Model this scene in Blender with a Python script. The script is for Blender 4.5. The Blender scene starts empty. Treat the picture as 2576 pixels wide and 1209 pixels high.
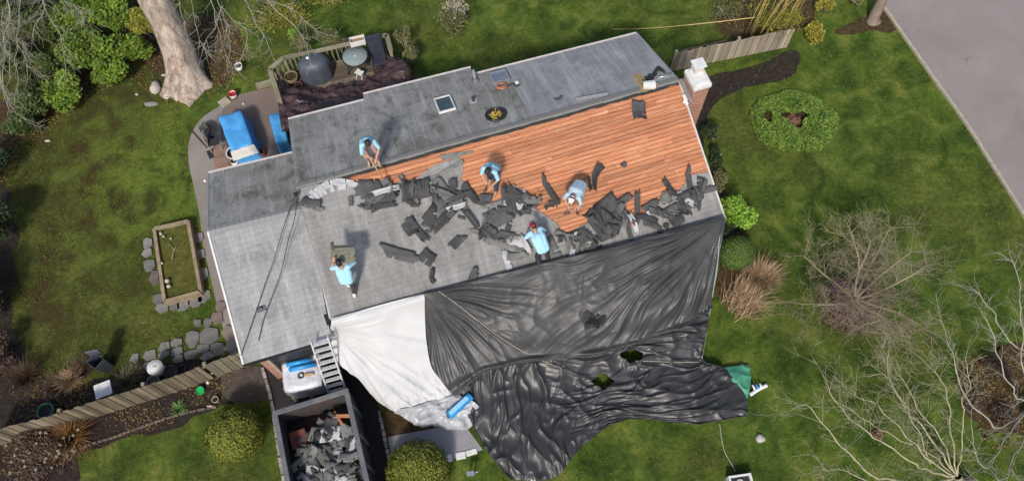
import bpy, bmesh, math, random
import numpy as np
from mathutils import Vector, Matrix, noise, geometry
random.seed(7); rng = np.random.default_rng(7)
SC = bpy.context.scene
COL = SC.collection
R = math.radians
# ------------------------------------------------------------------ camera
# photo analysed on a 2576 x 1209 sheet; focal length and pose come from a fit of the roof corners
FPX, TILT, ROLL, CZ = 1934.98, 0.437, -0.022, 21.417
CX, CY = 1288.0, 604.5
_d = Vector((0, math.sin(TILT), -math.cos(TILT))); _r = Vector((1, 0, 0)); _u = _r.cross(_d)
_c, _s = math.cos(ROLL), math.sin(ROLL)
CR = _c*_r + _s*_u; CU = -_s*_r + _c*_u
cam_d = bpy.data.cameras.new('camera'); cam = bpy.data.objects.new('camera', cam_d); COL.objects.link(cam)
cam_d.sensor_width = 36; cam_d.lens = FPX/2576*36; cam_d.clip_end = 2000; cam_d.clip_start = .1
M = Matrix.Identity(4)
for i in range(3):
    M[i][0], M[i][1], M[i][2] = CR[i], CU[i], -_d[i]
M.translation = (0, 0, CZ); cam.matrix_world = M
SC.camera = cam
EYE = Vector((0, 0, CZ))
# ------------------------------------------------------------------ light
SUN_AZ = R(-101)      # direction of travel of the light seen from above is north, slightly east
SUN_EL = R(44)
world = bpy.data.worlds.new('World'); SC.world = world; world.use_nodes = True
nt = world.node_tree; bg = nt.nodes['Background']
sky = nt.nodes.new('ShaderNodeTexSky'); sky.sky_type = 'NISHITA'; sky.sun_disc = False
sky.sun_elevation = SUN_EL; sky.air_density = 1.0; sky.dust_density = 2.5; sky.ozone_density = 1.0
nt.links.new(sky.outputs[0], bg.inputs[0]); bg.inputs[1].default_value = 0.14
sd = Vector((math.cos(SUN_AZ)*math.cos(SUN_EL), math.sin(SUN_AZ)*math.cos(SUN_EL), math.sin(SUN_EL)))  # towards the sun
sky.sun_rotation = math.atan2(sd.x, sd.y)
sl = bpy.data.lights.new('sun', 'SUN'); sl.energy = 3.25; sl.angle = R(7); sl.color = (1, .945, .86)
so = bpy.data.objects.new('sun', sl); COL.objects.link(so); so.rotation_euler = sd.to_track_quat('Z', 'Y').to_euler()
SC.view_settings.view_transform = 'Standard'; SC.view_settings.look = 'None'
SC.view_settings.exposure = 0.0; SC.view_settings.gamma = 1
SC.cycles.max_bounces = 5; SC.cycles.diffuse_bounces = 3; SC.cycles.transparent_max_bounces = 4
# ------------------------------------------------------------------ pixel -> place
def ray(px, py):
    return (_d + CR*((px-CX)/FPX) - CU*((py-CY)/FPX)).normalized()
def U(px, py, z=0.0):
    r = ray(px, py); return EYE + r*((z-CZ)/r.z)
def onplane(px, py, pl, off=0.0):
    p0, n = pl; r = ray(px, py); q = p0 + n*off
    return EYE + r*((q-EYE).dot(n)/r.dot(n))
def px_of(p):
    q = Vector(p)-EYE; z = q.dot(_d)
    return CX+FPX*q.dot(CR)/z, CY-FPX*q.dot(CU)/z
# ------------------------------------------------------------------ objects
def tag(o, label=None, cat=None, group=None, kind=None):
    if label: o['label'] = label
    if cat: o['category'] = cat
    if group: o['group'] = group
    if kind: o['kind'] = kind
    return o
def thing(name, label, cat, loc=(0, 0, 0), rz=0.0, group=None):
    o = bpy.data.objects.new(name, None); COL.objects.link(o); o.empty_display_size = .2
    o.location = loc; o.rotation_euler = (0, 0, rz)
    return tag(o, label, cat, group)
def frame_obj(o, origin, ex, ez):
    ez = ez.normalized(); ex = (ex-ez*ex.dot(ez)).normalized(); ey = ez.cross(ex)
    m = Matrix.Identity(4)
    for i in range(3): m[i][0], m[i][1], m[i][2] = ex[i], ey[i], ez[i]
    m.translation = origin; o.matrix_world = m
    return o
class MB:
    def __init__(s): s.v = []; s.f = []; s.mi = []; s.c = []; s.uv = None; s.sm = []
    def add(s, vs, fs, mi=0, col=None, sm=False):
        b = len(s.v); s.v += [tuple(p) for p in vs]
        for f in fs:
            s.f.append(tuple(i+b for i in f)); s.mi.append(mi); s.c.append(col if col is not None else 1.0); s.sm.append(sm)
        return s
    def box(s, c, d, rz=0.0, mi=0, col=None, M3=None):
        x, y, z = d[0]/2, d[1]/2, d[2]/2; c = Vector(c)
        m = M3 if M3 is not None else Matrix.Rotation(rz, 3, 'Z')
        vs = [c+m@Vector(p) for p in ((-x,-y,-z),(x,-y,-z),(x,y,-z),(-x,y,-z),(-x,-y,z),(x,-y,z),(x,y,z),(-x,y,z))]
        return s.add(vs, [(0,3,2,1),(4,5,6,7),(0,1,5,4),(1,2,6,5),(2,3,7,6),(3,0,4,7)], mi, col)
    def bar(s, a, b, w, h=None, up=Vector((0,0,1)), mi=0, col=None):
        a = Vector(a); b = Vector(b); h = h or w; z = (b-a); L = z.length
        if L < 1e-6: return s
        z /= L; x = up.cross(z)
        if x.length < 1e-4: x = Vector((1,0,0)).cross(z)
        x.normalize(); y = z.cross(x)
        vs = []
        for p in (a, b):
            for sx, sy in ((-1,-1),(1,-1),(1,1),(-1,1)): vs.append(p+x*sx*w/2+y*sy*h/2)
        return s.add(vs, [(3,2,1,0),(4,5,6,7),(0,1,5,4),(1,2,6,5),(2,3,7,6),(3,0,4,7)], mi, col)
    def tube(s, pts, rs, n=8, mi=0, col=None, cap=True, sm=True):
        pts = [Vector(p) for p in pts]
        if not isinstance(rs, (list, tuple)): rs = [rs]*len(pts)
        vs = []; prev = None
        for i, p in enumerate(pts):
            t = (pts[min(i+1, len(pts)-1)]-pts[max(i-1, 0)]); t = t.normalized() if t.length > 1e-9 else Vector((0,0,1))
            x = prev if prev is not None else (Vector((1,0,0)) if abs(t.x) < .8 else Vector((0,1,0)))
            x = (x-t*x.dot(t)); x = x.normalized() if x.length > 1e-6 else t.orthogonal().normalized()
            prev = x; y = t.cross(x)
            for k in range(n):
                a = 2*math.pi*k/n; vs.append(p+(x*math.cos(a)+y*math.sin(a))*rs[i])
        fs = []
        for i in range(len(pts)-1):
            for k in range(n):
                k2 = (k+1) % n; fs.append((i*n+k, i*n+k2, (i+1)*n+k2, (i+1)*n+k))
        if cap: fs += [tuple(range(n-1, -1, -1)), tuple((len(pts)-1)*n+k for k in range(n))]
        return s.add(vs, fs, mi, col, sm)
    def lathe(s, prof, n=24, c=(0,0,0), mi=0, col=None, sm=True, sx=1, sy=1):
        vs = []; c = Vector(c)
        for r, z in prof:
            for k in range(n):
                a = 2*math.pi*k/n; vs.append(c+Vector((r*sx*math.cos(a), r*sy*math.sin(a), z)))
        fs = []
        for i in range(len(prof)-1):
            for k in range(n):
                k2 = (k+1) % n; fs.append((i*n+k, i*n+k2, (i+1)*n+k2, (i+1)*n+k))
        return s.add(vs, fs, mi, col, sm)
    def disc(s, c, r, n=24, mi=0, col=None):
        c = Vector(c); return s.add([c+Vector((r*math.cos(2*math.pi*k/n), r*math.sin(2*math.pi*k/n), 0)) for k in range(n)], [tuple(range(n))], mi, col)
    def build(s, name, m, parent=None, bevel=0):
        me = bpy.data.meshes.new(name); me.from_pydata(s.v, [], s.f); me.validate()
        for x in (m if isinstance(m, (list, tuple)) else [m]): me.materials.append(x)
        if len(me.polygons) == len(s.mi):
            me.polygons.foreach_set('material_index', s.mi); me.polygons.foreach_set('use_smooth', s.sm)
            at = me.attributes.new('tint', 'FLOAT', 'FACE'); at.data.foreach_set('value', [float(x) for x in s.c])
        o = bpy.data.objects.new(name, me); COL.objects.link(o)
        if parent: o.parent = parent
        if bevel:
            b = o.modifiers.new('bevel', 'BEVEL'); b.width = bevel; b.segments = 2; b.limit_method = 'ANGLE'
        return o
def npmesh(name, V, F, m, parent=None, tint=None, smooth=False):
    """V (n,3) and F (m,k) arrays -> one mesh object, quickly"""
    V = np.asarray(V, np.float32); F = np.asarray(F, np.int32); k = F.shape[1]
    me = bpy.data.meshes.new(name); me.vertices.add(len(V)); me.vertices.foreach_set('co', V.ravel())
    me.loops.add(F.size); me.loops.foreach_set('vertex_index', F.ravel())
    me.polygons.add(len(F)); me.polygons.foreach_set('loop_start', np.arange(0, F.size, k, dtype=np.int32))
    me.polygons.foreach_set('loop_total', np.full(len(F), k, np.int32))
    if smooth: me.polygons.foreach_set('use_smooth', np.ones(len(F), bool))
    me.materials.append(m)
    if tint is not None:
        at = me.attributes.new('tint', 'FLOAT', 'FACE'); at.data.foreach_set('value', np.asarray(tint, np.float32))
    me.update(calc_edges=True)
    o = bpy.data.objects.new(name, me); COL.objects.link(o)
    if parent: o.parent = parent
    return o
def thicken(o, t, off=-1):
    s = o.modifiers.new('thickness', 'SOLIDIFY'); s.thickness = t; s.offset = off; return o
# ------------------------------------------------------------------ materials
def newmat(name):
    m = bpy.data.materials.new(name); m.use_nodes = True; t = m.node_tree
    return m, t, t.nodes['Principled BSDF']
def N(t, typ, **kw):
    n = t.nodes.new(typ)
    for k, v in kw.items():
        if k.startswith('i_'): n.inputs[k[2:].replace('_', ' ')].default_value = v
        else: setattr(n, k, v)
    return n
def c4(c): return (c[0], c[1], c[2], 1)
def coords(t, kind='Object', scale=(1,1,1), rot=(0,0,0)):
    tc = N(t, 'ShaderNodeTexCoord'); mp = N(t, 'ShaderNodeMapping')
    mp.inputs['Scale'].default_value = scale; mp.inputs['Rotation'].default_value = rot
    t.links.new(tc.outputs[kind], mp.inputs[0]); return mp.outputs[0]
def noise_n(t, vec, scale, detail=4, rough=.6, dist=0):
    n = N(t, 'ShaderNodeTexNoise'); n.inputs['Scale'].default_value = scale; n.inputs['Detail'].default_value = detail
    n.inputs['Roughness'].default_value = rough; n.inputs['Distortion'].default_value = dist
    t.links.new(vec, n.inputs['Vector']); return n.outputs['Fac']
def ramp(t, fac, stops, interp='LINEAR'):
    r = N(t, 'ShaderNodeValToRGB'); e = r.color_ramp; e.interpolation = interp
    while len(e.elements) < len(stops): e.elements.new(.5)
    for el, (p, c) in zip(e.elements, stops): el.position = p; el.color = c4(c) if not isinstance(c, (int, float)) else (c, c, c, 1)
    t.links.new(fac, r.inputs[0]); return r.outputs[0]
def mixc(t, fac, a, b, mode='MIX'):
    m = N(t, 'ShaderNodeMix', data_type='RGBA', blend_type=mode)
    for s, v in ((m.inputs[0], fac), (m.inputs[6], a), (m.inputs[7], b)):
        if isinstance(v, (int, float)): s.default_value = v
        elif isinstance(v, tuple): s.default_value = c4(v)
        else: t.links.new(v, s)
    return m.outputs[2]
def tinted(t, col, amount=1.0):
    a = N(t, 'ShaderNodeAttribute', attribute_name='tint'); mr = N(t, 'ShaderNodeMapRange')
    mr.inputs[1].default_value = 0; mr.inputs[2].default_value = 1; mr.inputs[3].default_value = 1-amount; mr.inputs[4].default_value = 1
    t.links.new(a.outputs['Fac'], mr.inputs[0])
    return mixc(t, 1.0, col, mr.outputs[0], 'MULTIPLY')
def bump(t, bsdf, h, strength, dist=.02):
    b = N(t, 'ShaderNodeBump'); b.inputs['Strength'].default_value = strength; b.inputs['Distance'].default_value = dist
    t.links.new(h, b.inputs['Height']); t.links.new(b.outputs[0], bsdf.inputs['Normal'])
def pm(name, c1, c2=None, scale=4.0, rough=.7, bmp=0.0, bscale=30.0, stretch=(1,1,1), metal=0.0, tint=0.0, c3=None, kind='Object', lo=.35, hi=.65, spec=.5, bdist=.02):
    m, t, b = newmat(name)
    v = coords(t, kind, stretch); c2 = c2 or tuple(x*.75 for x in c1)
    f = noise_n(t, v, scale, 5)
    st = [(lo, c1), (hi, c2)] if not c3 else [(lo, c1), ((lo+hi)/2, c3), (hi, c2)]
    col = ramp(t, f, st)
    if tint: col = tinted(t, col, tint)
    t.links.new(col, b.inputs['Base Color'])
    b.inputs['Roughness'].default_value = rough; b.inputs['Metallic'].default_value = metal
    b.inputs['Specular IOR Level'].default_value = spec
    if bmp: bump(t, b, noise_n(t, v, bscale, 4), bmp, bdist)
    return m
MT = {}
MT['white'] = pm('white_paint', (.72,.72,.70), (.6,.6,.57), 6, .45, .1)
MT['offwhite'] = pm('aged_white_paint', (.62,.58,.55), (.5,.45,.42), 5, .6, .1)
MT['blackplastic'] = pm('black_plastic', (.02,.02,.022), (.035,.035,.035), 8, .45)
MT['darkmetal'] = pm('dark_metal', (.03,.032,.035), (.05,.05,.05), 8, .4, metal=.5)
MT['alu'] = pm('aluminium', (.55,.55,.56), (.42,.42,.43), 9, .35, metal=.7)
MT['steel'] = pm('painted_grey_steel', (.10,.105,.115), (.16,.16,.16), 3, .55, .3, 20, c3=(.12,.12,.13))
MT['rust'] = pm('rusty_steel', (.045,.045,.047), (.10,.045,.03), 2.5, .75, .4, 20, lo=.5, hi=.66)
MT['wood_grey'] = pm('weathered_wood', (.27,.22,.15), (.15,.12,.075), 3, .85, .5, 25, stretch=(1,1,.25), tint=.6)
MT['wood_rail'] = pm('weathered_rail_wood', (.30,.27,.19), (.2,.18,.11), 5, .85, .4, 25, tint=.4)
MT['wood_bed'] = pm('bed_timber', (.33,.26,.17), (.21,.165,.105), 6, .85, .4, 25)
MT['deckwood'] = pm('deck_boards', (.20,.155,.115), (.13,.10,.075), 5, .85, .3, 25, tint=.5)
MT['brick_flat'] = pm('bark', (.2,.16,.14), (.1,.08,.07), 5, .9)
MT['skin'] = pm('skin', (.50,.27,.18), (.42,.22,.15), 8, .55)
MT['hair'] = pm('black_hair', (.012,.01,.012), (.02,.018,.018), 30, .6, .4, 120)
MT['shirt'] = pm('light_blue_shirt', (.38,.66,.80), (.31,.57,.72), 6, .8, .5, 14, bdist=.03)
MT['jeans'] = pm('blue_jeans', (.035,.075,.14), (.02,.045,.09), 9, .85, .4, 18)
MT['brownpants'] = pm('brown_trousers', (.075,.05,.045), (.05,.035,.03), 9, .85, .4, 18)
MT['beigepants'] = pm('faded_pink_beige_trousers', (.36,.25,.23), (.28,.19,.18), 9, .85, .4, 18)
MT['blackpants'] = pm('black_trousers', (.02,.022,.028), (.035,.035,.04), 9, .85, .4, 18)
MT['palepants'] = pm('pale_work_trousers', (.42,.42,.42), (.3,.3,.31), 9, .85, .4, 18)
MT['tanboot'] = pm('tan_boot', (.42,.28,.14), (.3,.19,.09), 9, .7)
MT['whiteshoe'] = pm('white_shoe', (.7,.7,.7), (.6,.6,.6), 9, .6)
MT['darkshoe'] = pm('dark_boot', (.025,.02,.02), (.04,.035,.03), 9, .6)
MT['redcloth'] = pm('red_cap_cloth', (.45,.02,.04), (.35,.015,.03), 9, .8)
MT['whitecloth'] = pm('white_cap_cloth', (.7,.72,.75), (.6,.62,.65), 9, .8)
MT['blue'] = pm('blue_tarpaulin', (.085,.36,.72), (.05,.27,.6), 3, .4, .5, 8, bdist=.04)
MT['green_t'] = pm('green_tarpaulin', (.06,.27,.17), (.045,.2,.125), 3, .5, .5, 12, bdist=.03)
MT['brown_t'] = pm('brown_tarpaulin', (.075,.042,.042), (.05,.028,.028), 3, .42, .5, 12, bdist=.03)
MT['bluewrap'] = pm('blue_plastic', (.03,.30,.66), (.02,.22,.55), 4, .35)
MT['clearwrap'] = pm('white_stretch_wrap', (.72,.73,.76), (.5,.51,.56), 5, .3, .8, 10, bdist=.03)
MT['pink'] = pm('pink_print', (.55,.12,.18), (.6,.5,.5), 12, .5, lo=.45, hi=.55)
MT['greenplastic'] = pm('green_plastic', (.02,.42,.12), (.015,.33,.09), 5, .4)
MT['tealplastic'] = pm('dark_green_plastic', (.02,.14,.09), (.015,.1,.06), 5, .4)
MT['red'] = pm('red_plastic', (.42,.025,.02), (.3,.02,.015), 5, .4)
MT['rope_y'] = pm('yellow_rope', (.55,.36,.06), (.42,.27,.05), 20, .8)
MT['wood_new'] = pm('fresh_wood', (.55,.36,.17), (.45,.27,.12), 8, .7, stretch=(1,1,1))
MT['copper'] = pm('orange_hose', (.5,.2,.09), (.4,.15,.07), 8, .5)
MT['stone'] = pm('pale_stone', (.50,.46,.40), (.36,.33,.28), 6, .85, .6, 15)
MT['flag'] = pm('grey_flagstone', (.27,.26,.26), (.18,.18,.19), 3, .85, .5, 20, c3=(.23,.215,.19), tint=.45)
MT['paver'] = pm('warm_paver', (.25,.20,.17), (.18,.14,.12), 4, .85, .4, 25, tint=.4)
MT['card'] = pm('pale_board', (.36,.32,.25), (.28,.24,.18), 4, .8)
MT['glass_t'] = pm('frosted_glass', (.20,.25,.24), (.26,.31,.30), 30, .12, .1)
MT['skylight'] = pm('skylight_glass', (.03,.055,.055), (.055,.08,.08), 3, .12)
MT['skylight2'] = pm('pale_skylight_dome', (.14,.16,.21), (.19,.21,.26), 3, .2)
MT['curb'] = pm('pale_kerb_stone', (.42,.38,.29), (.3,.27,.2), 8, .85, .4, 30)
MT['cable'] = pm('black_cable', (.02,.02,.02), (.03,.03,.03), 8, .6)
MT['cord_g'] = pm('pale_green_rope', (.35,.48,.38), (.25,.36,.28), 14, .8)
MT['cord_w'] = pm('pale_rope', (.5,.48,.38), (.4,.38,.3), 14, .8)
MT['yellowfoam'] = pm('yellow_insulation', (.55,.42,.07), (.32,.22,.04), 10, .9, .6, 30)
# ---- foliage
def leafmat(name, a, b, c=None, scale=3.0, rough=.6, trans=.0):
    m, t, bs = newmat(name); v = coords(t, 'Object'); f = noise_n(t, v, scale, 3)
    col = ramp(t, f, [(.35, a), (.65, b)] if not c else [(.3, a), (.5, b), (.7, c)])
    at = N(t, 'ShaderNodeAttribute', attribute_name='tint')
    mr = N(t, 'ShaderNodeMapRange'); mr.inputs[3].default_value = .45; mr.inputs[4].default_value = 1.45
    t.links.new(at.outputs['Fac'], mr.inputs[0]); col = mixc(t, 1.0, col, mr.outputs[0], 'MULTIPLY')
    t.links.new(col, bs.inputs['Base Color']); bs.inputs['Roughness'].default_value = rough
    bs.inputs['Specular IOR Level'].default_value = .25
    return m
MT['leaf_box'] = leafmat('boxwood_leaf', (.11,.145,.02), (.19,.20,.028), (.07,.10,.016), 5)
MT['leaf_hedge'] = leafmat('rhododendron_leaf', (.06,.13,.018), (.15,.22,.025), (.08,.14,.022), 2)
MT['leaf_bright'] = leafmat('bright_green_leaf', (.14,.26,.025), (.2,.34,.04), None, 4)
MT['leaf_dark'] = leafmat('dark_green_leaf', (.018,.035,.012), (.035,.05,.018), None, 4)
MT['leaf_yew'] = leafmat('clipped_yew_leaf', (.075,.13,.026), (.10,.16,.036), None, 6)
MT['leaf_cover'] = leafmat('ground_cover_leaf', (.07,.15,.020), (.15,.23,.035), (.06,.12,.018), 2)
MT['leaf_yellow'] = leafmat('yellow_green_leaf', (.26,.24,.03), (.16,.17,.03), None, 3)
MT['leaf_olive'] = leafmat('olive_leaf', (.10,.11,.035), (.17,.16,.07), None, 4)
MT['leaf_dry'] = leafmat('dry_grass_blade', (.50,.35,.21), (.34,.22,.13), None, 5)
MT['leaf_orange'] = leafmat('orange_dry_blade', (.23,.11,.035), (.16,.08,.03), None, 5)
MT['leaf_purple'] = leafmat('purple_brown_leaf', (.15,.06,.10), (.28,.13,.17), None, 4)
MT['leaf_litter'] = leafmat('fallen_leaf', (.14,.085,.03), (.22,.15,.05), (.10,.06,.03), 4)
MT['leaf_brown'] = leafmat('brown_dry_leaf', (.07,.045,.03), (.11,.07,.045), None, 4)
MT['bloom'] = leafmat('pale_bloom', (.42,.37,.28), (.30,.26,.20), None, 5)
MT['bark_pale'] = pm('pale_bark', (.36,.31,.24), (.22,.18,.14), 9, .85, .8, 18, stretch=(1,1,.3), bdist=.02)
MT['twig'] = pm('pale_twig', (.42,.39,.25), (.28,.26,.16), 6, .85)
MT['twig_fine'] = pm('fine_twig', (.42,.36,.24), (.30,.24,.16), 4, .9)
MT['twig_grey'] = pm('grey_twig', (.40,.37,.30), (.27,.25,.20), 4, .9)
MT['bamboo'] = pm('bamboo_cane', (.50,.38,.14), (.38,.28,.10), 6, .6)
def mat_trunk():
    m, t, b = newmat('smooth_plated_bark')
    v = coords(t, 'Object', (1, 1, .20)); f = noise_n(t, v, 4.2, 8, .72, .5)
    col = ramp(t, f, [(.30, (.08,.055,.045)), (.42, (.27,.20,.16)), (.55, (.46,.38,.31)), (.68, (.60,.50,.42)), (.8, (.30,.24,.23))])
    t.links.new(col, b.inputs['Base Color']); b.inputs['Roughness'].default_value = .85
    bump(t, b, noise_n(t, v, 6, 8, .7, 1.0), 1.0, .08); return m
MT['trunk'] = mat_trunk()
def mat_lawn():
    m, t, b = newmat('lawn_grass'); v = coords(t, 'Object')
    big = noise_n(t, v, .22, 4, .55, .4); mid = noise_n(t, v, 1.1, 5, .65, .5); fine = noise_n(t, v, 7, 5, .75); blade = noise_n(t, v, 46, 3, .8)
    g = ramp(t, mid, [(.30, (.026,.052,.008)), (.43, (.054,.096,.013)), (.55, (.098,.150,.022)), (.72, (.20,.225,.045))])
    moss = ramp(t, fine, [(.3, (.055,.062,.014)), (.5, (.115,.110,.026)), (.72, (.19,.165,.055))])
    w = ramp(t, big, [(.48, 0.0), (.70, .6)])
    c = mixc(t, w, g, moss)
    # the lawn colour turns brownish towards the west, in a wide soft band
    sp = N(t, 'ShaderNodeSeparateXYZ'); t.links.new(v, sp.inputs[0])
    mr = N(t, 'ShaderNodeMapRange'); mr.inputs[1].default_value = -9.6; mr.inputs[2].default_value = -13.4; mr.inputs[3].default_value = 0; mr.inputs[4].default_value = 1
    t.links.new(sp.outputs[0], mr.inputs[0])
    mm = N(t, 'ShaderNodeMath', operation='MULTIPLY'); t.links.new(mr.outputs[0], mm.inputs[0])
    f2 = ramp(t, mid, [(.38, .95), (.60, .45)]); t.links.new(f2, mm.inputs[1])
    c = mixc(t, mm.outputs[0], c, (.062,.046,.016))
    g0 = U(400, 440); dn = N(t, 'ShaderNodeVectorMath', operation='DISTANCE'); t.links.new(v, dn.inputs[0]); dn.inputs[1].default_value = (g0.x, g0.y, 0)
    fr = ramp(t, mid, [(.38, 0.0), (.58, .85)]); m2 = N(t, 'ShaderNodeMapRange'); m2.inputs[1].default_value = 1.0; m2.inputs[2].default_value = 3.6; m2.inputs[3].default_value = 1; m2.inputs[4].default_value = 0
    t.links.new(dn.outputs['Value'], m2.inputs[0]); m3 = N(t, 'ShaderNodeMath', operation='MULTIPLY'); t.links.new(m2.outputs[0], m3.inputs[0]); t.links.new(fr, m3.inputs[1])
    c = mixc(t, m3.outputs[0], c, (.15,.20,.03))
    c = mixc(t, .75, c, ramp(t, fine, [(.28, .55), (.5, 1.0), (.75, 1.5)]), 'MULTIPLY')
    c = mixc(t, .8, c, ramp(t, blade, [(.3, .45), (.5, 1.0), (.7, 1.6)]), 'MULTIPLY')
    t.links.new(c, b.inputs['Base Color']); b.inputs['Roughness'].default_value = .9; b.inputs['Specular IOR Level'].default_value = .15
    bump(t, b, mixc(t, .5, fine, blade), 1.0, .07); return m
MT['lawn'] = mat_lawn()
def mat_soil(name, a, b_, c, scale=6):
    m, t, b = newmat(name); v = coords(t, 'Object')
    f = noise_n(t, v, scale, 8, .8); col = ramp(t, f, [(.3, a), (.5, b_), (.72, c)])
    t.links.new(col, b.inputs['Base Color']); b.inputs['Roughness'].default_value = .95; b.inputs['Specular IOR Level'].default_value = .1
    bump(t, b, noise_n(t, v, scale*6, 6, .8), 1, .06); return m
MT['soil'] = mat_soil('dark_mulch', (.022,.017,.015), (.045,.035,.030), (.085,.065,.05))
MT['soil_brown'] = mat_soil('brown_leafy_soil', (.035,.025,.015), (.085,.058,.030), (.17,.12,.055))
MT['soil_grey'] = mat_soil('grey_brown_earth', (.07,.06,.05), (.12,.10,.085), (.19,.16,.13))
MT['moss'] = mat_soil('mossy_soil', (.055,.065,.015), (.12,.125,.03), (.22,.20,.06), 5)
def mat_road(name, a, b_, crack=True):
    m, t, b = newmat(name); v = coords(t, 'Object')
    f = noise_n(t, v, .5, 5, .6, .3); g = noise_n(t, v, 60, 4, .8)
    c = ramp(t, f, [(.3, a), (.7, b_)])
    c = mixc(t, .6, c, ramp(t, g, [(.3, .75), (.7, 1.25)]), 'MULTIPLY')
    if crack:
        dv = N(t, 'ShaderNodeVectorMath', operation='ADD'); nn = N(t, 'ShaderNodeTexNoise'); nn.inputs['Scale'].default_value = 1.2
        t.links.new(v, nn.inputs['Vector']); sc = N(t, 'ShaderNodeVectorMath', operation='SCALE'); sc.inputs['Scale'].default_value = 1.6
        t.links.new(nn.outputs['Color'], sc.inputs[0]); t.links.new(v, dv.inputs[0]); t.links.new(sc.outputs[0], dv.inputs[1])
        vo = N(t, 'ShaderNodeTexVoronoi', feature='DISTANCE_TO_EDGE'); vo.inputs['Scale'].default_value = .22
        t.links.new(dv.outputs[0], vo.inputs['Vector'])
        k = ramp(t, vo.outputs['Distance'], [(.0, .62), (.004, 1.0)])
        # old cracks fade in and out along their length
        br = ramp(t, noise_n(t, v, .6, 3), [(.47, 0.0), (.57, 1.0)])
        c = mixc(t, br, c, mixc(t, 1.0, c, k, 'MULTIPLY'))
    t.links.new(c, b.inputs['Base Color']); b.inputs['Roughness'].default_value = .92
    bump(t, b, g, .5, .02); return m
MT['road'] = mat_road('old_grey_asphalt', (.225,.195,.185), (.285,.25,.238))
MT['asphalt'] = mat_road('black_sealed_asphalt', (.013,.012,.013), (.03,.027,.027), False)
MT['concrete'] = mat_road('walk_concrete', (.24,.235,.25), (.33,.32,.34), False)
MT['patio'] = mat_road('brown_patio_concrete', (.15,.115,.095), (.22,.17,.145), False)
MT['patio_stone'] = mat_road('patio_edge_stone', (.19,.165,.145), (.29,.26,.235), False)
def mat_shingle(name, light, dark, stain, wear, wd=.62):
    """UV in metres: u along the eave, v up the slope"""
    m, t, b = newmat(name); tc = N(t, 'ShaderNodeTexCoord'); uv = tc.outputs['UV']
    br = N(t, 'ShaderNodeTexBrick'); br.offset = .5
    for k, v in (('Scale', 1.0), ('Mortar Size', .007), ('Mortar Smooth', .6), ('Bias', 0.0), ('Brick Width', .31), ('Row Height', .145)): br.inputs[k].default_value = v
    br.inputs['Color1'].default_value = (.93,.93,.93,1); br.inputs['Color2'].default_value = (1.06,1.06,1.06,1); br.inputs['Mortar'].default_value = (.80,.80,.80,1)
    t.links.new(uv, br.inputs['Vector'])
    def mp(sc):
        q = N(t, 'ShaderNodeMapping'); q.inputs['Scale'].default_value = sc; t.links.new(uv, q.inputs[0]); return q.outputs[0]
    big = noise_n(t, mp((1,1,1)), .55, 5, .6, .6); st = noise_n(t, mp((3.2,.35,1)), 1.3, 7, .75, .3); gr = noise_n(t, mp((1,1,1)), 60, 4, .8); bl = noise_n(t, mp((1,.8,1)), 1.7, 8, .8, .5)
    c = ramp(t, big, [(.35, dark), (.65, light)])
    c = mixc(t, ramp(t, bl, [(.48, 0.0), (.62, wd)]), c, stain)
    c = mixc(t, ramp(t, st, [(.48, 0.0), (.68, .75)]), c, wear)
    c = mixc(t, .6, c, br.outputs['Color'], 'MULTIPLY')
    c = mixc(t, .7, c, ramp(t, gr, [(.3, .72), (.7, 1.28)]), 'MULTIPLY')
    t.links.new(c, b.inputs['Base Color']); b.inputs['Roughness'].default_value = .9; b.inputs['Specular IOR Level'].default_value = .3
    bump(t, b, mixc(t, .6, gr, br.outputs['Fac']), .6, .015); return m
MT['sh_s'] = mat_shingle('grey_asphalt_shingle', (.285,.28,.27), (.225,.22,.212), (.155,.152,.142), (.36,.355,.35))
MT['sh_n'] = mat_shingle('weathered_north_shingle', (.30,.298,.29), (.20,.195,.18), (.10,.095,.068), (.42,.42,.415), .85)
MT['sh_ne'] = mat_shingle('pale_weathered_shingle', (.33,.33,.345), (.24,.24,.245), (.18,.18,.18), (.45,.455,.47))
MT['sh_w'] = mat_shingle('wing_shingle', (.34,.338,.34), (.27,.27,.27), (.18,.178,.175), (.46,.46,.465))
MT['sh_top'] = pm('shingle_face', (.17,.172,.165), (.12,.122,.12), 9, .9, .4, 60, c3=(.2,.2,.185), tint=.6)
MT['sh_back'] = pm('shingle_back', (.058,.058,.060), (.095,.093,.092), 5, .8, .4, 40, tint=.5)
MT['sh_white'] = pm('pale_shingle_granules', (.46,.46,.47), (.36,.36,.38), 8, .85, .3, 50)
MT['felt'] = pm('black_roof_felt', (.02,.02,.022), (.04,.04,.04), 5, .9)
def mat_deck():
    m, t, b = newmat('orange_pine_sheathing'); tc = N(t, 'ShaderNodeTexCoord'); uv = tc.outputs['UV']
    def mp(sc):
        q = N(t, 'ShaderNodeMapping'); q.inputs['Scale'].default_value = sc; t.links.new(uv, q.inputs[0]); return q.outputs[0]
    gr = noise_n(t, mp((.9,15,1)), 1.5, 7, .75, .5); big = noise_n(t, mp((.7,1.6,1)), 1.0, 4, .6); kn = noise_n(t, mp((5,9,1)), 1.4, 3)
    c = ramp(t, gr, [(.26, (.19,.055,.03)), (.36, (.44,.15,.072)), (.50, (.60,.25,.125)), (.70, (.78,.46,.28))])
    c = mixc(t, ramp(t, big, [(.4, 0.0), (.7, .5)]), c, (.58,.225,.10))
    c = mixc(t, ramp(t, kn, [(.62, 0.0), (.72, .75)]), c, (.20,.07,.035))
    c = tinted(t, c, .38)
    t.links.new(c, b.inputs['Base Color']); b.inputs['Roughness'].default_value = .75; b.inputs['Specular IOR Level'].default_value = .3
    bump(t, b, gr, .3, .01); return m
MT['deck'] = mat_deck()
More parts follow.
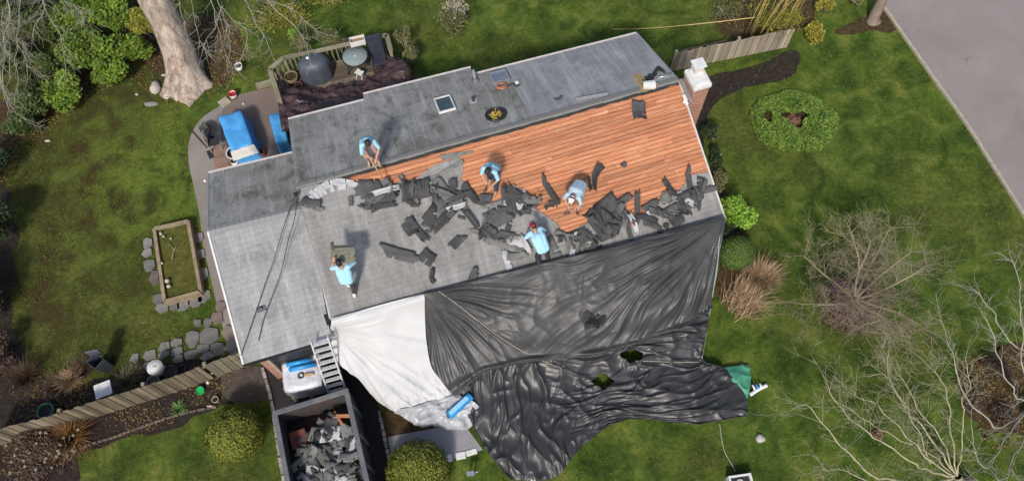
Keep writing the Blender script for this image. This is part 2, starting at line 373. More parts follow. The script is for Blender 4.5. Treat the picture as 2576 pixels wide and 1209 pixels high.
def mat_brick():
    m, t, b = newmat('red_brick'); tc = N(t, 'ShaderNodeTexCoord'); br = N(t, 'ShaderNodeTexBrick')
    mp = N(t, 'ShaderNodeMapping'); mp.inputs['Rotation'].default_value = (R(90), 0, 0); t.links.new(tc.outputs['Object'], mp.inputs[0])
    for k, v in (('Scale', 1.0), ('Mortar Size', .012), ('Brick Width', .22), ('Row Height', .075)): br.inputs[k].default_value = v
    br.inputs['Color1'].default_value = (.32,.10,.06,1); br.inputs['Color2'].default_value = (.42,.16,.10,1); br.inputs['Mortar'].default_value = (.36,.28,.24,1)
    t.links.new(mp.outputs[0], br.inputs['Vector'])
    c = mixc(t, .6, br.outputs['Color'], ramp(t, noise_n(t, tc.outputs['Object'], 7, 5), [(.3, .65), (.7, 1.25)]), 'MULTIPLY')
    t.links.new(c, b.inputs['Base Color']); b.inputs['Roughness'].default_value = .9; bump(t, b, br.outputs['Fac'], -.4, .01); return m
MT['brick'] = mat_brick()
def mat_tarp(name, a, b_, rough, spec=.5, bs=.6, crease=1.0):
    m, t, b = newmat(name); v = coords(t, 'Object')
    f = noise_n(t, v, 1.2, 5, .6); col = ramp(t, f, [(.3, a), (.7, b_)])
    t.links.new(col, b.inputs['Base Color']); b.inputs['Roughness'].default_value = rough; b.inputs['Specular IOR Level'].default_value = spec
    nz = N(t, 'ShaderNodeTexNoise', noise_type='RIDGED_MULTIFRACTAL'); nz.inputs['Scale'].default_value = 1.7; nz.inputs['Detail'].default_value = 4; nz.inputs['Roughness'].default_value = .45; nz.inputs['Distortion'].default_value = .5
    mq = N(t, 'ShaderNodeMapping'); mq.inputs['Scale'].default_value = (1.2, .8, 1); mq.inputs['Rotation'].default_value = (0, 0, .6); t.links.new(v, mq.inputs[0]); t.links.new(mq.outputs[0], nz.inputs['Vector'])
    bump(t, b, nz.outputs['Fac'], bs*crease, .05); return m
MT['tarp_b'] = mat_tarp('charcoal_woven_tarpaulin', (.032,.032,.034), (.055,.054,.054), .48, .5, .5)
MT['tarp_l'] = mat_tarp('dark_woven_tarpaulin', (.026,.026,.029), (.040,.039,.041), .42, .5, .8)
MT['tarp_w'] = mat_tarp('white_tarpaulin', (.55,.55,.555), (.47,.47,.475), .5, .3, .3)
MT['tarp_s'] = mat_tarp('silver_tarpaulin', (.33,.34,.36), (.42,.43,.45), .4, .5, .5)

# ================================================================== SETTING
def grid_sheet(name, x0, x1, y0, y1, nx, ny, zf, m):
    X, Y = np.meshgrid(np.linspace(x0, x1, nx), np.linspace(y0, y1, ny))
    Z = zf(X, Y); V = np.stack([X.ravel(), Y.ravel(), Z.ravel()], 1)
    i = np.arange(nx-1)[None, :]+nx*np.arange(ny-1)[:, None]; i = i.ravel()
    return npmesh(name, V, np.stack([i, i+1, i+nx+1, i+nx], 1), m, smooth=True)
lawn = grid_sheet('lawn', -400, 400, -400, 400, 5, 5, lambda X, Y: X*0, MT['lawn']); tag(lawn, kind='structure')
def catmull(P, n=8, closed=False):
    P = [Vector(p) for p in P]; out = []; L = len(P)
    rngi = range(L if closed else L-1)
    for i in rngi:
        a, b, c, d = (P[(i-1) % L], P[i], P[(i+1) % L], P[(i+2) % L]) if closed else (P[max(i-1, 0)], P[i], P[i+1], P[min(i+2, L-1)])
        for k in range(n):
            t = k/n; out.append(.5*((2*b)+(c-a)*t+(2*a-5*b+4*c-d)*t*t+(3*b-a-3*c+d)*t**3))
    if not closed: out.append(P[-1])
    return out
def sheet(name, pix, z, m, kind='structure', smooth=True, rag=.0, thick=0.0, label=None, cat=None):
    P = [U(x, y, z) for x, y in pix]
    if smooth: P = catmull(P, 6, True)
    if rag: P = [p+Vector((noise.noise(p*2.3), noise.noise(p*2.3+Vector((9,9,9))), 0))*rag+Vector((noise.noise(p*7), noise.noise(p*7+Vector((5,5,5))), 0))*rag*.6 for p in P]
    for p in P: p.z = z
    tris = geometry.tessellate_polygon([P]); mb = MB()
    if thick:
        n = len(P); Q = P+[p-Vector((0,0,thick)) for p in P]
        mb.add(Q, [tuple(t) for t in tris]+[(i, (i+1) % n, n+(i+1) % n, n+i) for i in range(n)])
    else: mb.add(P, [tuple(t) for t in tris])
    o = mb.build(name, m); bm = bmesh.new(); bm.from_mesh(o.data); bmesh.ops.recalc_face_normals(bm, faces=bm.faces); 
    up = [f for f in bm.faces if abs(f.normal.z) > .9 and f.calc_center_median().z > z-.001]
    if up and up[0].normal.z < 0: bmesh.ops.reverse_faces(bm, faces=bm.faces)
    bm.to_mesh(o.data); bm.free()
    if kind: tag(o, kind=kind)
    if label: tag(o, label, cat)
    return o
road = sheet('road', [(2225,30),(2300,120),(2400,262),(2470,365),(2530,462),(2600,575),(2900,900),(3100,200),(2700,-400),(2050,-250)], .012, MT['road'], smooth=False)
kp = [U(x, y, 0) for x, y in ((2205,0),(2232,35),(2262,78),(2300,132),(2345,196),(2400,272),(2450,345),(2490,410),(2530,472),(2565,528),(2600,585),(2700,750))]
mb = MB(); kc = catmull(kp, 4)
for a, b in zip(kc[:-1], kc[1:]): mb.bar(a+Vector((0,0,.035)), b+Vector((0,0,.035)), .10, .11)
tag(mb.build('kerb', MT['curb']), kind='structure')
sheet('driveway', [(655,905),(672,960),(690,1060),(715,1160),(735,1290),(1030,1290),(985,1160),(962,1050),(930,960),(900,860)], .010, MT['asphalt'], smooth=False)
sheet('front_path', [(975,1098),(1165,1062),(1215,1130),(1120,1160),(985,1150)], .03, MT['concrete'], smooth=False)
sheet('patio_edging', [(545,272),(505,300),(478,345),(474,400),(484,455),(500,530),(512,620),(530,700),(560,820),(600,900),(700,700),(800,400),(760,300),(700,240),(640,238),(600,242)], .008, MT['patio_stone'])
sheet('patio', [(590,240),(655,225),(715,212),(800,300),(800,440),(560,450),(552,400),(556,320),(560,265)], .016, MT['patio'], smooth=False)
sheet('leaf_bed', [(395,95),(430,70),(480,50),(560,40),(605,90),(612,140),(590,180),(560,205),(520,222),(450,212),(405,190),(345,150),(300,165),(240,205),(180,250),(110,310),(60,350),(10,390),(-60,420),(-80,330),(0,250),(80,200),(160,160),(240,115),(310,70)], .010, MT['soil_brown'], rag=.28)
sheet('west_bed', [(-80,460),(0,440),(20,520),(38,640),(30,760),(55,870),(110,950),(180,970),(250,950),(330,930),(400,920),(600,900),(560,1010),(300,1110),(0,1200),(-150,1260)], .009, MT['soil'], rag=.3)
sheet('side_bed', [(0,1110),(200,1075),(420,1010),(600,930),(660,925),(668,1000),(600,1012),(540,1022),(440,1046),(340,1078),(230,1112),(195,1150),(180,1230),(-60,1300),(-60,1150)], .014, MT['soil'], rag=.05)
sheet('bare_earth', [(560,945),(605,925),(662,928),(672,1000),(640,1012),(590,1012),(560,985)], .020, MT['soil_grey'], rag=.08)
sheet('fence_bed', [(1700,215),(1790,190),(1900,165),(1990,125),(2012,150),(2000,182),(1960,205),(1900,215),(1830,240),(1790,275),(1770,340),(1775,420),(1800,470),(1750,480),(1690,300)], .010, MT['soil'], rag=.06)
sheet('east_bed', [(1770,400),(1812,460),(1850,540),(1880,600),(1900,680),(1880,740),(1835,765),(1795,720),(1790,560)], .011, MT['soil_brown'], rag=.15)
sheet('tree_pit', [(2170,45),(2190,30),(2240,30),(2262,60),(2240,80),(2180,78),(2120,90),(2100,75)], .008, MT['soil_brown'], rag=.12)
sheet('bamboo_litter', [(1800,60),(1830,30),(1880,-20),(2030,-30),(2045,50),(1990,85),(1900,105),(1830,100)], .009, MT['soil_brown'], rag=.2)
sheet('shrub_pit', [(2060,725),(2110,695),(2175,700),(2215,745),(2200,810),(2140,838),(2080,820),(2062,780)], .008, MT['soil_brown'], rag=.12)
sheet('corner_bed', [(2425,940),(2450,900),(2500,915),(2540,870),(2640,880),(2640,1060),(2590,1110),(2520,1085),(2470,1100),(2445,1040)], .010, MT['soil_brown'], rag=.55)
sheet('door_bed', [(965,1040),(1010,1035),(1080,1060),(1170,1062),(975,1100)], .015, MT['soil_brown'], rag=.04)

# ================================================================== HOUSE
ZR, ZE = 3.78, 2.66
RW, RE = U(745,472,ZR), U(1705,203,ZR)
SW = U(835,805,ZE)
def plane3(a, b, c):
    n = (b-a).cross(c-a).normalized()
    return (a, n if n.z > 0 else -n)
PS = plane3(RW, RE, SW)
NW = U(725,300,ZE); PN = plane3(RW, RE, NW)
WRW, WRE = U(524,582,3.46), U(772,522,3.46)
PWS = plane3(WRW, WRE, U(612,915,2.50)); PWN = plane3(WRW, WRE, U(525,435,2.66))
def S(x, y, off=0.0): return onplane(x, y, PS, off)
def NP(x, y, off=0.0): return onplane(x, y, PN, off)
EXR = (RE-RW).normalized()               # along the ridge, towards the chimney
def slope_axes(pl, ex):
    n = pl[1]; ex = (ex-n*ex.dot(n)).normalized(); return ex, n.cross(ex), n
SX, SY, SN = slope_axes(PS, EXR); NX, NY, NN = slope_axes(PN, EXR)
house = thing('house', 'small house with its grey shingle roof half stripped to orange boards', 'house', (RW+RE)/2*1.0)
HO = house.location.copy(); HO.z = 0; house.location = HO
bpy.context.view_layer.update()
def hp(v): return Vector(v)-HO
def roofslab(name, pts, m, thick, pl, parent=house, uvax=None, mi_side=None):
    """polygon on a roof plane with thickness, UV in metres"""
    ex, ey, n = slope_axes(pl, EXR); pts = [hp(p) for p in pts]; k = len(pts)
    tris = geometry.tessellate_polygon([pts]); low = [p-n*thick for p in pts]
    mb = MB(); mb.add(pts+low, [tuple(t) for t in tris]+[tuple(i+k for i in t) for t in tris], 0)
    mb.add(pts+low, [(i, (i+1) % k, k+(i+1) % k, k+i) for i in range(k)], 1)
    o = mb.build(name, [m, mi_side or m], parent)
    bm = bmesh.new(); bm.from_mesh(o.data); bmesh.ops.remove_doubles(bm, verts=bm.verts, dist=1e-5); bmesh.ops.recalc_face_normals(bm, faces=bm.faces)
    uvl = bm.loops.layers.uv.new('UVMap')
    for f in bm.faces:
        for l in f.loops: q = l.vert.co; l[uvl].uv = (q.dot(ex), q.dot(ey))
    bm.to_mesh(o.data); bm.free(); return o
# --- sheathing boards of the south slope
mb = MB(); uvs = []
Sorg = RW; sw_, se_ = S(835,805), S(1822,552)
Lr = (RE-RW).length; vS = (sw_-RW).dot(SY); vE = (se_-RE).dot(SY)
uW = (sw_-RW).dot(SX); uE = (se_-RW).dot(SX)
bw = .118; nb = int(abs(vS)/bw)+1
deckuv = []
for j in range(nb):
    v1 = -.02-j*bw; v0 = max(v1-bw+.011, vS); ta = (-v1)/abs(vS)
    if v1 <= vS: break
    a0 = uW*ta; a1 = Lr+(uE-Lr)*ta; u = a0
    while u < a1-.01:
        if u == a0: L = random.uniform(.8, 3.6)
        else: L = random.choice((1.8, 2.4, 3.0, 3.6, 3.6))
        e = min(u+L, a1); 
        if a1-e < .4: e = a1
        zz = random.uniform(-.006, .006); tl = random.uniform(-.012, .004)
        P = [Sorg+SX*(u+.002)+SY*v0+SN*(zz), Sorg+SX*(e-.002)+SY*v0+SN*(zz), Sorg+SX*(e-.002)+SY*v1+SN*(zz+tl), Sorg+SX*(u+.002)+SY*v1+SN*(zz+tl)]
        Q = [p-SN*.02 for p in P]; P = [hp(p) for p in P+Q]
        mb.add(P, [(0,1,2,3),(0,4,5,1),(1,5,6,2),(2,6,7,3),(3,7,4,0)], 0, random.random()**.8)
        ofs = random.uniform(0, 30); deckuv.append((ofs, u, e, v0, v1)); u = e
sheath = mb.build('sheathing', MT['deck'], house)
uvl = sheath.data.uv_layers.new(name='UVMap'); k = 0; me = sheath.data
for pi, poly in enumerate(me.polygons):
    ofs = deckuv[pi//5][0]
    for li in poly.loop_indices:
        q = me.vertices[me.loops[li].vertex_index].co+HO-Sorg; uvl.data[li].uv = (q.dot(SX)+ofs, q.dot(SY)+ofs*.37)
roofslab('roof_underlay', [RW-SN*.022, RE-SN*.022, se_-SN*.022, sw_-SN*.022], MT['felt'], .10, PS)
# --- shingles still in place on the south slope
OLD = [(745,476),(800,462),(840,470),(870,458),(900,480),(960,474),(1010,456),(1045,452),(1070,430),(1100,412),(1150,398),(1162,402),(1165,425),(1160,452),(1190,480),(1175,492),(1200,512),(1250,505),(1290,470),(1320,475),(1340,520),(1400,560),(1420,590),(1480,560),(1500,520),(1540,560),(1590,570),(1640,520),(1700,490),(1740,440),(1787,432),(1822,552),(1063,741),(835,806)]
roofslab('south_shingles', [S(x, y, .030) for x, y in OLD], MT['sh_s'], .024, PS)
roofslab('shingle_remnant', [S(x, y, .032) for x, y in ((1105,392),(1135,384),(1165,383),(1190,378),(1188,384),(1165,390),(1150,398),(1112,402))], MT['sh_top'], .02, PS)
# pale torn tabs fanned out near the wing
mb = MB(); rt = random.Random(3)
for k in range(13):
    f = k/12; x = 786+118*f; y = 486-36*math.sin(f*math.pi*.75)+10*f
    for q in range(2 if rt.random() < .6 else 1):
        c_ = hp(S(x+rt.uniform(-2,2), y+q*13, .045+.008*q)); a_ = .5-f*1.1+rt.uniform(-.15,.15); e1 = SX*math.cos(a_)+SY*math.sin(a_); e2 = SN.cross(e1); w_, h_ = rt.uniform(.045,.065), rt.uniform(.07,.10)
        mb.add([c_-e1*w_-e2*h_, c_+e1*w_-e2*h_, c_+e1*w_+e2*h_+SN*.02, c_-e1*w_+e2*h_+SN*.02], [(0,1,2,3)])
thicken(mb.build('torn_course', MT['sh_white'], house), .012)
# --- ridge
mb = MB()
for a, b, w in ((RW, RE, .05),):
    n = 44
    for i in range(n):
        p = a.lerp(b, i/n); q = a.lerp(b, (i+1.15)/n) if i < n-1 else b; h = .006*(i % 2)+.026
        j = random.uniform(-.012, .012)
        mb.add([hp(p+NN*h-Vector((0,0,0))), hp(q+NN*(h+.012)), hp(q+NY*-.0+NY*.0+(NY*.14)+NN*(h+.012)), hp(p+NY*.14+NN*h)], [(0,1,2,3)])
        mb.add([hp(p-SY*(w+j)+SN*h), hp(q-SY*(w+j)+SN*(h+.012)), hp(q+SN*(h+.012)), hp(p+SN*h)], [(0,1,2,3)])
thicken(mb.build('ridge_cap', MT['sh_n'], house), .02)
mb = MB(); rr = random.Random(3); P = []
for i in range(90):
    p = RW.lerp(RE, i/89); P.append((p, .13+.05*noise.noise(Vector((i*.35, 0, 0)))+rr.uniform(-.008, .008)))
for (p, w), (q, w2) in zip(P[:-1], P[1:]): mb.add([hp(p-SY*w+SN*.022), hp(q-SY*w2+SN*.022), hp(q+SN*.022), hp(p+SN*.022)], [(0,1,2,3)])
mb.build('ridge_felt', MT['felt'], house)
# --- north slope
NPOLY = [(725,300),(915,252),(914,237),(1184,170),(1188,188),(1600,84),(1705,203),(745,472)]
nj = (1262,)
roofslab('north_roof_west', [NP(*p) for p in ((725,300),(915,252),(914,237),(1184,170),(1188,188),(1262,167),(1345,304),(745,472))], MT['sh_n'], .14, PN, mi_side=MT['offwhite'])
roofslab('north_roof_east', [NP(*p, .001) for p in ((1262.5,167),(1600,84),(1705,203),(1345.5,304))], MT['sh_ne'], .14, PN, mi_side=MT['offwhite'])
# --- wing
roofslab('wing_roof_south', [onplane(x, y, PWS) for x, y in ((524,582),(772,522),(833,850),(612,915))], MT['sh_w'], .12, PWS, mi_side=MT['offwhite'])
roofslab('wing_roof_north', [onplane(x, y, PWN) for x, y in ((525,435),(736,384),(772,522),(524,582))], MT['sh_n'], .12, PWN, mi_side=MT['offwhite'])
mb = MB()
for i in range(16):
    p = WRW.lerp(WRE, i/16); q = WRW.lerp(WRE, min(1, (i+1.1)/16)); ax, ay, an = slope_axes(PWS, EXR); bx, by, bn = slope_axes(PWN, EXR)
    mb.add([hp(p-ay*.13+an*.012), hp(q-ay*.13+an*.02), hp(q+Vector((0,0,.025))), hp(p+Vector((0,0,.018)))], [(0,1,2,3)])
    mb.add([hp(p+Vector((0,0,.018))), hp(q+Vector((0,0,.025))), hp(q+by*.13+bn*.02), hp(p+by*.13+bn*.012)], [(0,1,2,3)])
thicken(mb.build('wing_ridge_cap', MT['sh_w'], house), .01)
# --- trims: drip edges, rakes, gutters
def trim(name, pts, w, h, m, dz=0.0):
    mb = MB()
    for a, b in zip(pts[:-1], pts[1:]): mb.bar(hp(a)+Vector((0,0,dz)), hp(b)+Vector((0,0,dz)), w, h)
    return mb.build(name, m, house)
trim('eave_trim', [NP(725,299.5), NP(915,251.5)], .05, .10, MT['offwhite'], -.02)
trim('eave_trim', [NP(914,236.5), NP(1184,169.5)], .05, .10, MT['offwhite'], -.02)
trim('eave_trim', [NP(1188,187.5), NP(1600,83.5)], .05, .10, MT['offwhite'], -.02)
trim('eave_trim', [onplane(524,434.5, PWN), onplane(736,383.5, PWN)], .05, .10, MT['offwhite'], -.02)
trim('rake_trim', [RE+SX*.02, se_+SX*.02], .045, .13, MT['offwhite'], -.02)
trim('rake_trim', [RE+SX*.02, NP(1601,84)], .04, .12, MT['alu'], -.03)
trim('rake_trim', [S(772,522,-.03)-SX*.03, S(835,805,-.03)-SX*.03], .05, .09, MT['sh_white'], 0)
trim('rake_trim', [WRW-EXR*.01, onplane(612,915, PWS)], .05, .11, MT['white'], -.03)
trim('rake_trim', [WRW-EXR*.01, onplane(524,436, PWN)], .04, .10, MT['alu'], -.04)
mb = MB(); a, b = onplane(612,917,PWS,-.06), onplane(833,853,PWS,-.06)
mb.bar(hp(a), hp(b), .10, .09); mb.build('gutter', MT['darkmetal'], house)
# --- walls
ax2 = Vector((EXR.x, EXR.y, 0)).normalized(); ay2 = Vector((-ax2.y, ax2.x, 0))
def wallbox(name, pix, top, m, inset=.35):
    P = [p.copy() for p in pix]; c = sum(P, Vector())/len(P); Q = []
    for p in P:
        d = p-c; d.z = 0; du, dv = d.dot(ax2), d.dot(ay2)
        du -= math.copysign(inset, du); dv -= math.copysign(inset, dv); q = c+ax2*du+ay2*dv; Q.append(Vector((q.x, q.y, 0)))
    n = len(Q); mb = MB(); mb.add([hp(q) for q in Q]+[hp(q+Vector((0,0,top))) for q in Q], [(i, (i+1) % n, n+(i+1) % n, n+i) for i in range(n)]+[tuple(range(n, 2*n))])
    o = mb.build(name, m, house); bm = bmesh.new(); bm.from_mesh(o.data); bmesh.ops.recalc_face_normals(bm, faces=bm.faces); bm.to_mesh(o.data); bm.free(); return Q
QM = wallbox('wall', [NP(725,300), NP(1600,84), se_, sw_], 2.52, MT['brick'])
wS0, wS1 = onplane(612,915,PWS), onplane(833,850,PWS); wN0, wN1 = onplane(525,435,PWN), onplane(736,384,PWN)
QW = wallbox('wall', [wN0, wN1+ax2*.6, wS1+ax2*.6, wS0], 2.34, MT['brick'], .22)
# gable ends under both roofs
def gable(a, b, top, m):
    mb = MB(); mb.add([hp(a), hp(b), hp(top)], [(0,1,2)]); thicken(mb.build('gable_wall', m, house), .05)
z1 = Vector((0,0,2.34)); gable(QW[0]+z1, QW[3]+z1, Vector((*(WRW+ax2*.22).xy, WRW.z-.16)), MT['brick'])
z2 = Vector((0,0,2.52)); gable(QM[1]+z2, QM[2]+z2, Vector((*(RE-ax2*.35).xy, RE.z-.2)), MT['brick'])
gable(QM[0]+z2, QM[3]+z2, Vector((*(RW+ax2*.35).xy, RW.z-.2)), MT['brick'])
# garage opening in the wing's south wall: flat black panel paints in its shade
ga, gb = QW[3], QW[2]; gd = (gb-ga); gn = Vector((gd.y, -gd.x, 0)).normalized()
if gn.y > 0: gn = -gn
g0 = ga+gd*.10; g1 = ga+gd*.86
mb = MB(); mb.add([hp(g0+gn*.012), hp(g1+gn*.012), hp(g1+gn*.012+Vector((0,0,2.14))), hp(g0+gn*.012+Vector((0,0,2.14)))], [(0,1,2,3)])
gdoor = mb.build('garage_door', MT['blackplastic'], house)
mb = MB()
for k in range(4): mb.bar(hp(g0+gn*.02+Vector((0,0,.5*k+.3))), hp(g1+gn*.02+Vector((0,0,.5*k+.3))), .02, .03)
mb.build('door_rib', MT['darkmetal'], gdoor)
mb = MB(); mb.bar(hp(g0+gn*.03), hp(g0+gn*.03+Vector((0,0,2.16))), .07, .1); mb.bar(hp(g0+gn*.03+Vector((0,0,2.19))), hp(g1+gn*.03+Vector((0,0,2.19))), .05, .09)
mb.build('door_frame', MT['card'], house)
# --- skylights
def skylight(cx, cy, w, h, glass, frame, dome=0.0, rise=.05):
    c = NP(cx, cy); o = bpy.data.objects.new('skylight', None); COL.objects.link(o); o.parent = house
    ey = NY if NY.y > 0 else -NY
    o.matrix_parent_inverse = Matrix.Translation(-HO); m = Matrix.Identity(4)
    ex = NX
    for i in range(3): m[i][0], m[i][1], m[i][2] = ex[i], ey[i], NN[i]
    m.translation = c; o.matrix_basis = m
    mb = MB(); mb.box((0,0,rise*.45), (w*.86, h*.86, rise*.9)); mb.build('glass_pane', glass, o, .015)
    mb = MB(); t = .042
    for x, y, dx, dy in ((0,h/2-t/2,w,t),(0,-h/2+t/2,w,t),(-w/2+t/2,0,t,h-2*t),(w/2-t/2,0,t,h-2*t)): mb.box((x,y,rise/2), (dx,dy,rise+.03))
    mb.build('frame', frame, o)
    return o
skylight(1119, 264, .50, .74, MT['skylight'], MT['white'])
skylight(1257, 198, .50, .56, MT['skylight2'], MT['alu'], rise=.09)
def roofchild(name, c, pl_ax, parent=house):
    o = bpy.data.objects.new(name, None); COL.objects.link(o); o.parent = parent; o.matrix_parent_inverse = Matrix.Translation(-HO)
    m = Matrix.Identity(4)
    for i in range(3): m[i][0], m[i][1], m[i][2] = pl_ax[0][i], pl_ax[1][i], pl_ax[2][i]
    m.translation = c; o.matrix_basis = m; return o
v = roofchild('vent_pipe', NP(1196,203), (NX,NY,NN)); mb = MB(); mb.tube([(0,0,0),(0,.06,.34)], .045, 12, cap=False); mb.disc((0,.06,.30), .04, 12, 1); mb.build('pipe', [MT['alu'], MT['felt']], v); mb = MB(); mb.lathe([(.13,.0),(.11,.02),(.06,.08)], 16); mb.build('flashing', MT['steel'], v)
v = roofchild('vent_pipe', NP(1191,254), (NX,NY,NN)); mb = MB(); mb.tube([(0,0,0),(0,0,.12)], .045, 12); mb.build('pipe', MT['blackplastic'], v); mb = MB(); mb.box((0,0,.006),(.2,.2,.012)); mb.build('flashing', MT['sh_white'], v)
v = roofchild('attic_vent', NP(1248,290), (NX,NY,NN))
mb = MB(); mb.lathe([(.30,.0),(.31,.05),(.285,.06),(.27,.05),(.27,.012)], 32); mb.build('vent_collar', MT['darkmetal'], v)
mb = MB(); mb.disc((0,0,.014), .27, 32); mb.build('opening', MT['felt'], v)
mb = MB(); r2 = random.Random(5)
for k in range(36):
    a = r2.uniform(0, 6.28); d = r2.uniform(0, .17); p = Vector((math.cos(a)*d-.03, math.sin(a)*d-.05, .03)); q = p+Vector((r2.uniform(-.1,.1), r2.uniform(-.1,.1), r2.uniform(.0,.06)))
    mb.bar(p, q, r2.uniform(.02,.05), .012)
mb.build('torn_insulation', MT['yellowfoam'], v)
# --- chimney (east gable)
chb = U(1752,285,2.3); ch = bpy.data.objects.new('chimney', None); COL.objects.link(ch); ch.parent = house
cc = (U(1716,202,4.1)+U(1776,190,4.1)+U(1768,222,4.1))/3
cpos = Vector((cc.x, cc.y, 0))+ax2*.0; ch.location = hp(Vector((cpos.x, cpos.y, 0))); ch.rotation_euler = (0,0,math.atan2(ax2.y, ax2.x))
CH = 4.15; mb = MB(); mb.box((0,0,CH/2), (.46,.62,CH)); mb.build('stack', MT['brick'], ch, .008)
mb = MB(); mb.box((0,0,CH+.075), (.52,.68,.15)); mb.box((0,.0,CH+.17), (.40,.54,.06)); mb.build('chimney_crown', MT['white'], ch, .02)
mb = MB(); mb.box((.03,.20,CH+.30), (.26,.26,.22)); mb.build('flue', MT['offwhite'], ch, .01)
mb = MB(); mb.box((.03,.20,CH+.46), (.36,.32,.035)); 
for sx in (-1,1):
    for sy in (-1,1): mb.box((.03+sx*.12,.20+sy*.12,CH+.425),(.02,.02,.05))
mb.build('chimney_cap', MT['white'], ch, .008)
mb = MB(); mb.bar((-.33,-.38,3.9), (-.33,.3,3.95), .10, .05); mb.bar((-.32,-.5,3.88),(-.3,-.1,3.9),.06,.08); mb.build('flashing', MT['alu'], ch)
# pale broken board and block lying at the chimney foot
o = frame_obj(thing('roof_vent_hood', 'white square metal hood beside the chimney at the east gable', 'vent hood'), S(1726,247,.04), SX, SN)
mb = MB(); mb.box((0,0,.10),(.24,.20,.03)); mb.box((0,0,.045),(.16,.14,.09)); mb.build('hood', MT['white'], o, .01)
mb = MB(); mb.box((-.08,-.13,.07),(.10,.16,.03),.5); mb.build('flap', MT['white'], o, .006)
MT['shirt2'] = pm('pale_blue_white_shirt', (.45,.60,.70), (.52,.56,.60), 7, .8, .5, 14, bdist=.03, c3=(.36,.52,.64))
MT['rustred'] = pm('dull_red_card', (.20,.05,.035), (.13,.035,.03), 4, .8)
MT['deck_off'] = pm('orange_offcut', (.48,.22,.10), (.38,.15,.07), 5, .8)
MT['palepack'] = pm('pale_printed_pack', (.55,.54,.56), (.42,.40,.42), 6, .6)
MT['paleblue'] = pm('pale_blue_label', (.30,.62,.82), (.25,.55,.78), 6, .5)
MT['greycover'] = pm('slate_grey_cover', (.055,.065,.085), (.08,.09,.11), 4, .5, .5, 12, bdist=.02)
MT['navy'] = pm('dark_navy_cushion', (.018,.022,.04), (.03,.034,.05), 6, .7, .3, 20)
MT['wood_new2'] = pm('cork_soil', (.30,.20,.11), (.2,.13,.07), 8, .9)
MT['yellowstone'] = pm('yellow_stone', (.40,.34,.16), (.3,.25,.12), 6, .8, .4, 15)
MT['panel'] = pm('brown_panel', (.27,.17,.12), (.2,.125,.09), 4, .7, .2, 20)
MT['wood_pale'] = pm('pale_grey_fence_wood', (.42,.36,.27), (.28,.235,.175), 3, .85, .5, 25, stretch=(1,1,.25), tint=.45)
MT['clearplastic'] = pm('cloudy_plastic', (.22,.24,.25), (.16,.18,.19), 5, .3)
MT['edgestone'] = pm('pale_edging_stone', (.46,.42,.38), (.3,.27,.25), 5, .85, .5, 20, tint=.5)
MT['edgestone2'] = pm('brown_edging_stone', (.22,.17,.13), (.13,.10,.08), 5, .85, .5, 20, tint=.5)
MT['ladder'] = pm('bright_ladder_metal', (.62,.62,.62), (.5,.5,.5), 9, .45)
MT['leaf_hedge2'] = leafmat('duller_hedge_leaf', (.030,.060,.016), (.065,.090,.022), (.10,.10,.04), 2)
MT['leaf_bright2'] = leafmat('fresh_rosette_leaf', (.10,.20,.05), (.15,.26,.07), None, 6)
MT['leaf_olive2'] = leafmat('grey_green_blade', (.12,.11,.06), (.17,.15,.09), None, 4)
MT['leaf_gold'] = leafmat('golden_leaf', (.32,.27,.03), (.22,.20,.03), None, 4)
MT['leaf_redbrown'] = leafmat('red_brown_dry_leaf', (.20,.095,.06), (.13,.06,.04), None, 5)
MT['turf_blade'] = leafmat('grass_blade', (.060,.092,.013), (.105,.135,.02), (.16,.155,.04), .6)
MT['trunk_brown'] = pm('brown_smooth_bark', (.24,.19,.145), (.15,.115,.09), 5, .85, .7, 14, stretch=(1,1,.3))
MT['olive_strip'] = pm('olive_grey_strip', (.26,.255,.19), (.17,.165,.12), 9, .9, .4, 50, tint=.4)
MT['turf_tall'] = leafmat('tall_grass_blade', (.075,.13,.015), (.16,.20,.035), (.11,.15,.02), 1.2)
# ================================================================== TARPS
from mathutils.bvhtree import BVHTree
SURF = {}; AMP = 1.25
def crv(P, t):
    """catmull on array P (n,...) at param t in 0..n-1 (numpy)"""
    n = len(P); i = np.clip(np.floor(t).astype(int), 0, n-2); f = (t-i)[:, None]
    g = lambda k: P[np.clip(k, 0, n-1)]
    a, b, c, d = g(i-1), g(i), g(i+1), g(i+2)
    return .5*((2*b)+(c-a)*f+(2*a-5*b+4*c-d)*f*f+(3*b-a-3*c+d)*f**3)
def drape(name, rows, nu, nv, disp, m, label, cat, thick=.006, hole=None, minz=.03):
    W = np.array([[U(x, y, z)[:] for x, y, z in r] for r in rows])       # (r, c, 3)
    r, c = W.shape[:2]; tu = np.linspace(0, c-1, nu); tv = np.linspace(0, r-1, nv)
    A = np.stack([crv(W[k], tu) for k in range(r)])                      # r,nu,3
    G = np.stack([crv(A[:, i], tv) for i in range(nu)], 1)               # nv,nu,3
    du = np.gradient(G, axis=1); dv = np.gradient(G, axis=0); n = np.cross(du, dv); n /= np.linalg.norm(n, axis=2, keepdims=True)+1e-9
    n[n[..., 2] < 0] *= -1
    uu, vv = np.meshgrid(np.linspace(0, 1, nu), np.linspace(0, 1, nv))
    D = disp(G, uu, vv); G = G+n*(D*AMP)[..., None]; G[..., 2] = np.maximum(G[..., 2], minz)
    i = (np.arange(nu-1)[None, :]+nu*np.arange(nv-1)[:, None]).ravel(); F = np.stack([i, i+1, i+nu+1, i+nu], 1)
    V = G.reshape(-1, 3)
    if hole is not None:
        C = V[F].mean(1); keep = np.array([not hole(*px_of(Vector(q))) for q in C]); F = F[keep]
    o = npmesh(name, V, F, m, smooth=True); tag(o, label, cat); thicken(o, thick, 0)
    SURF[name] = BVHTree.FromPolygons([Vector(v) for v in V], [tuple(f) for f in F.tolist()])
    return o
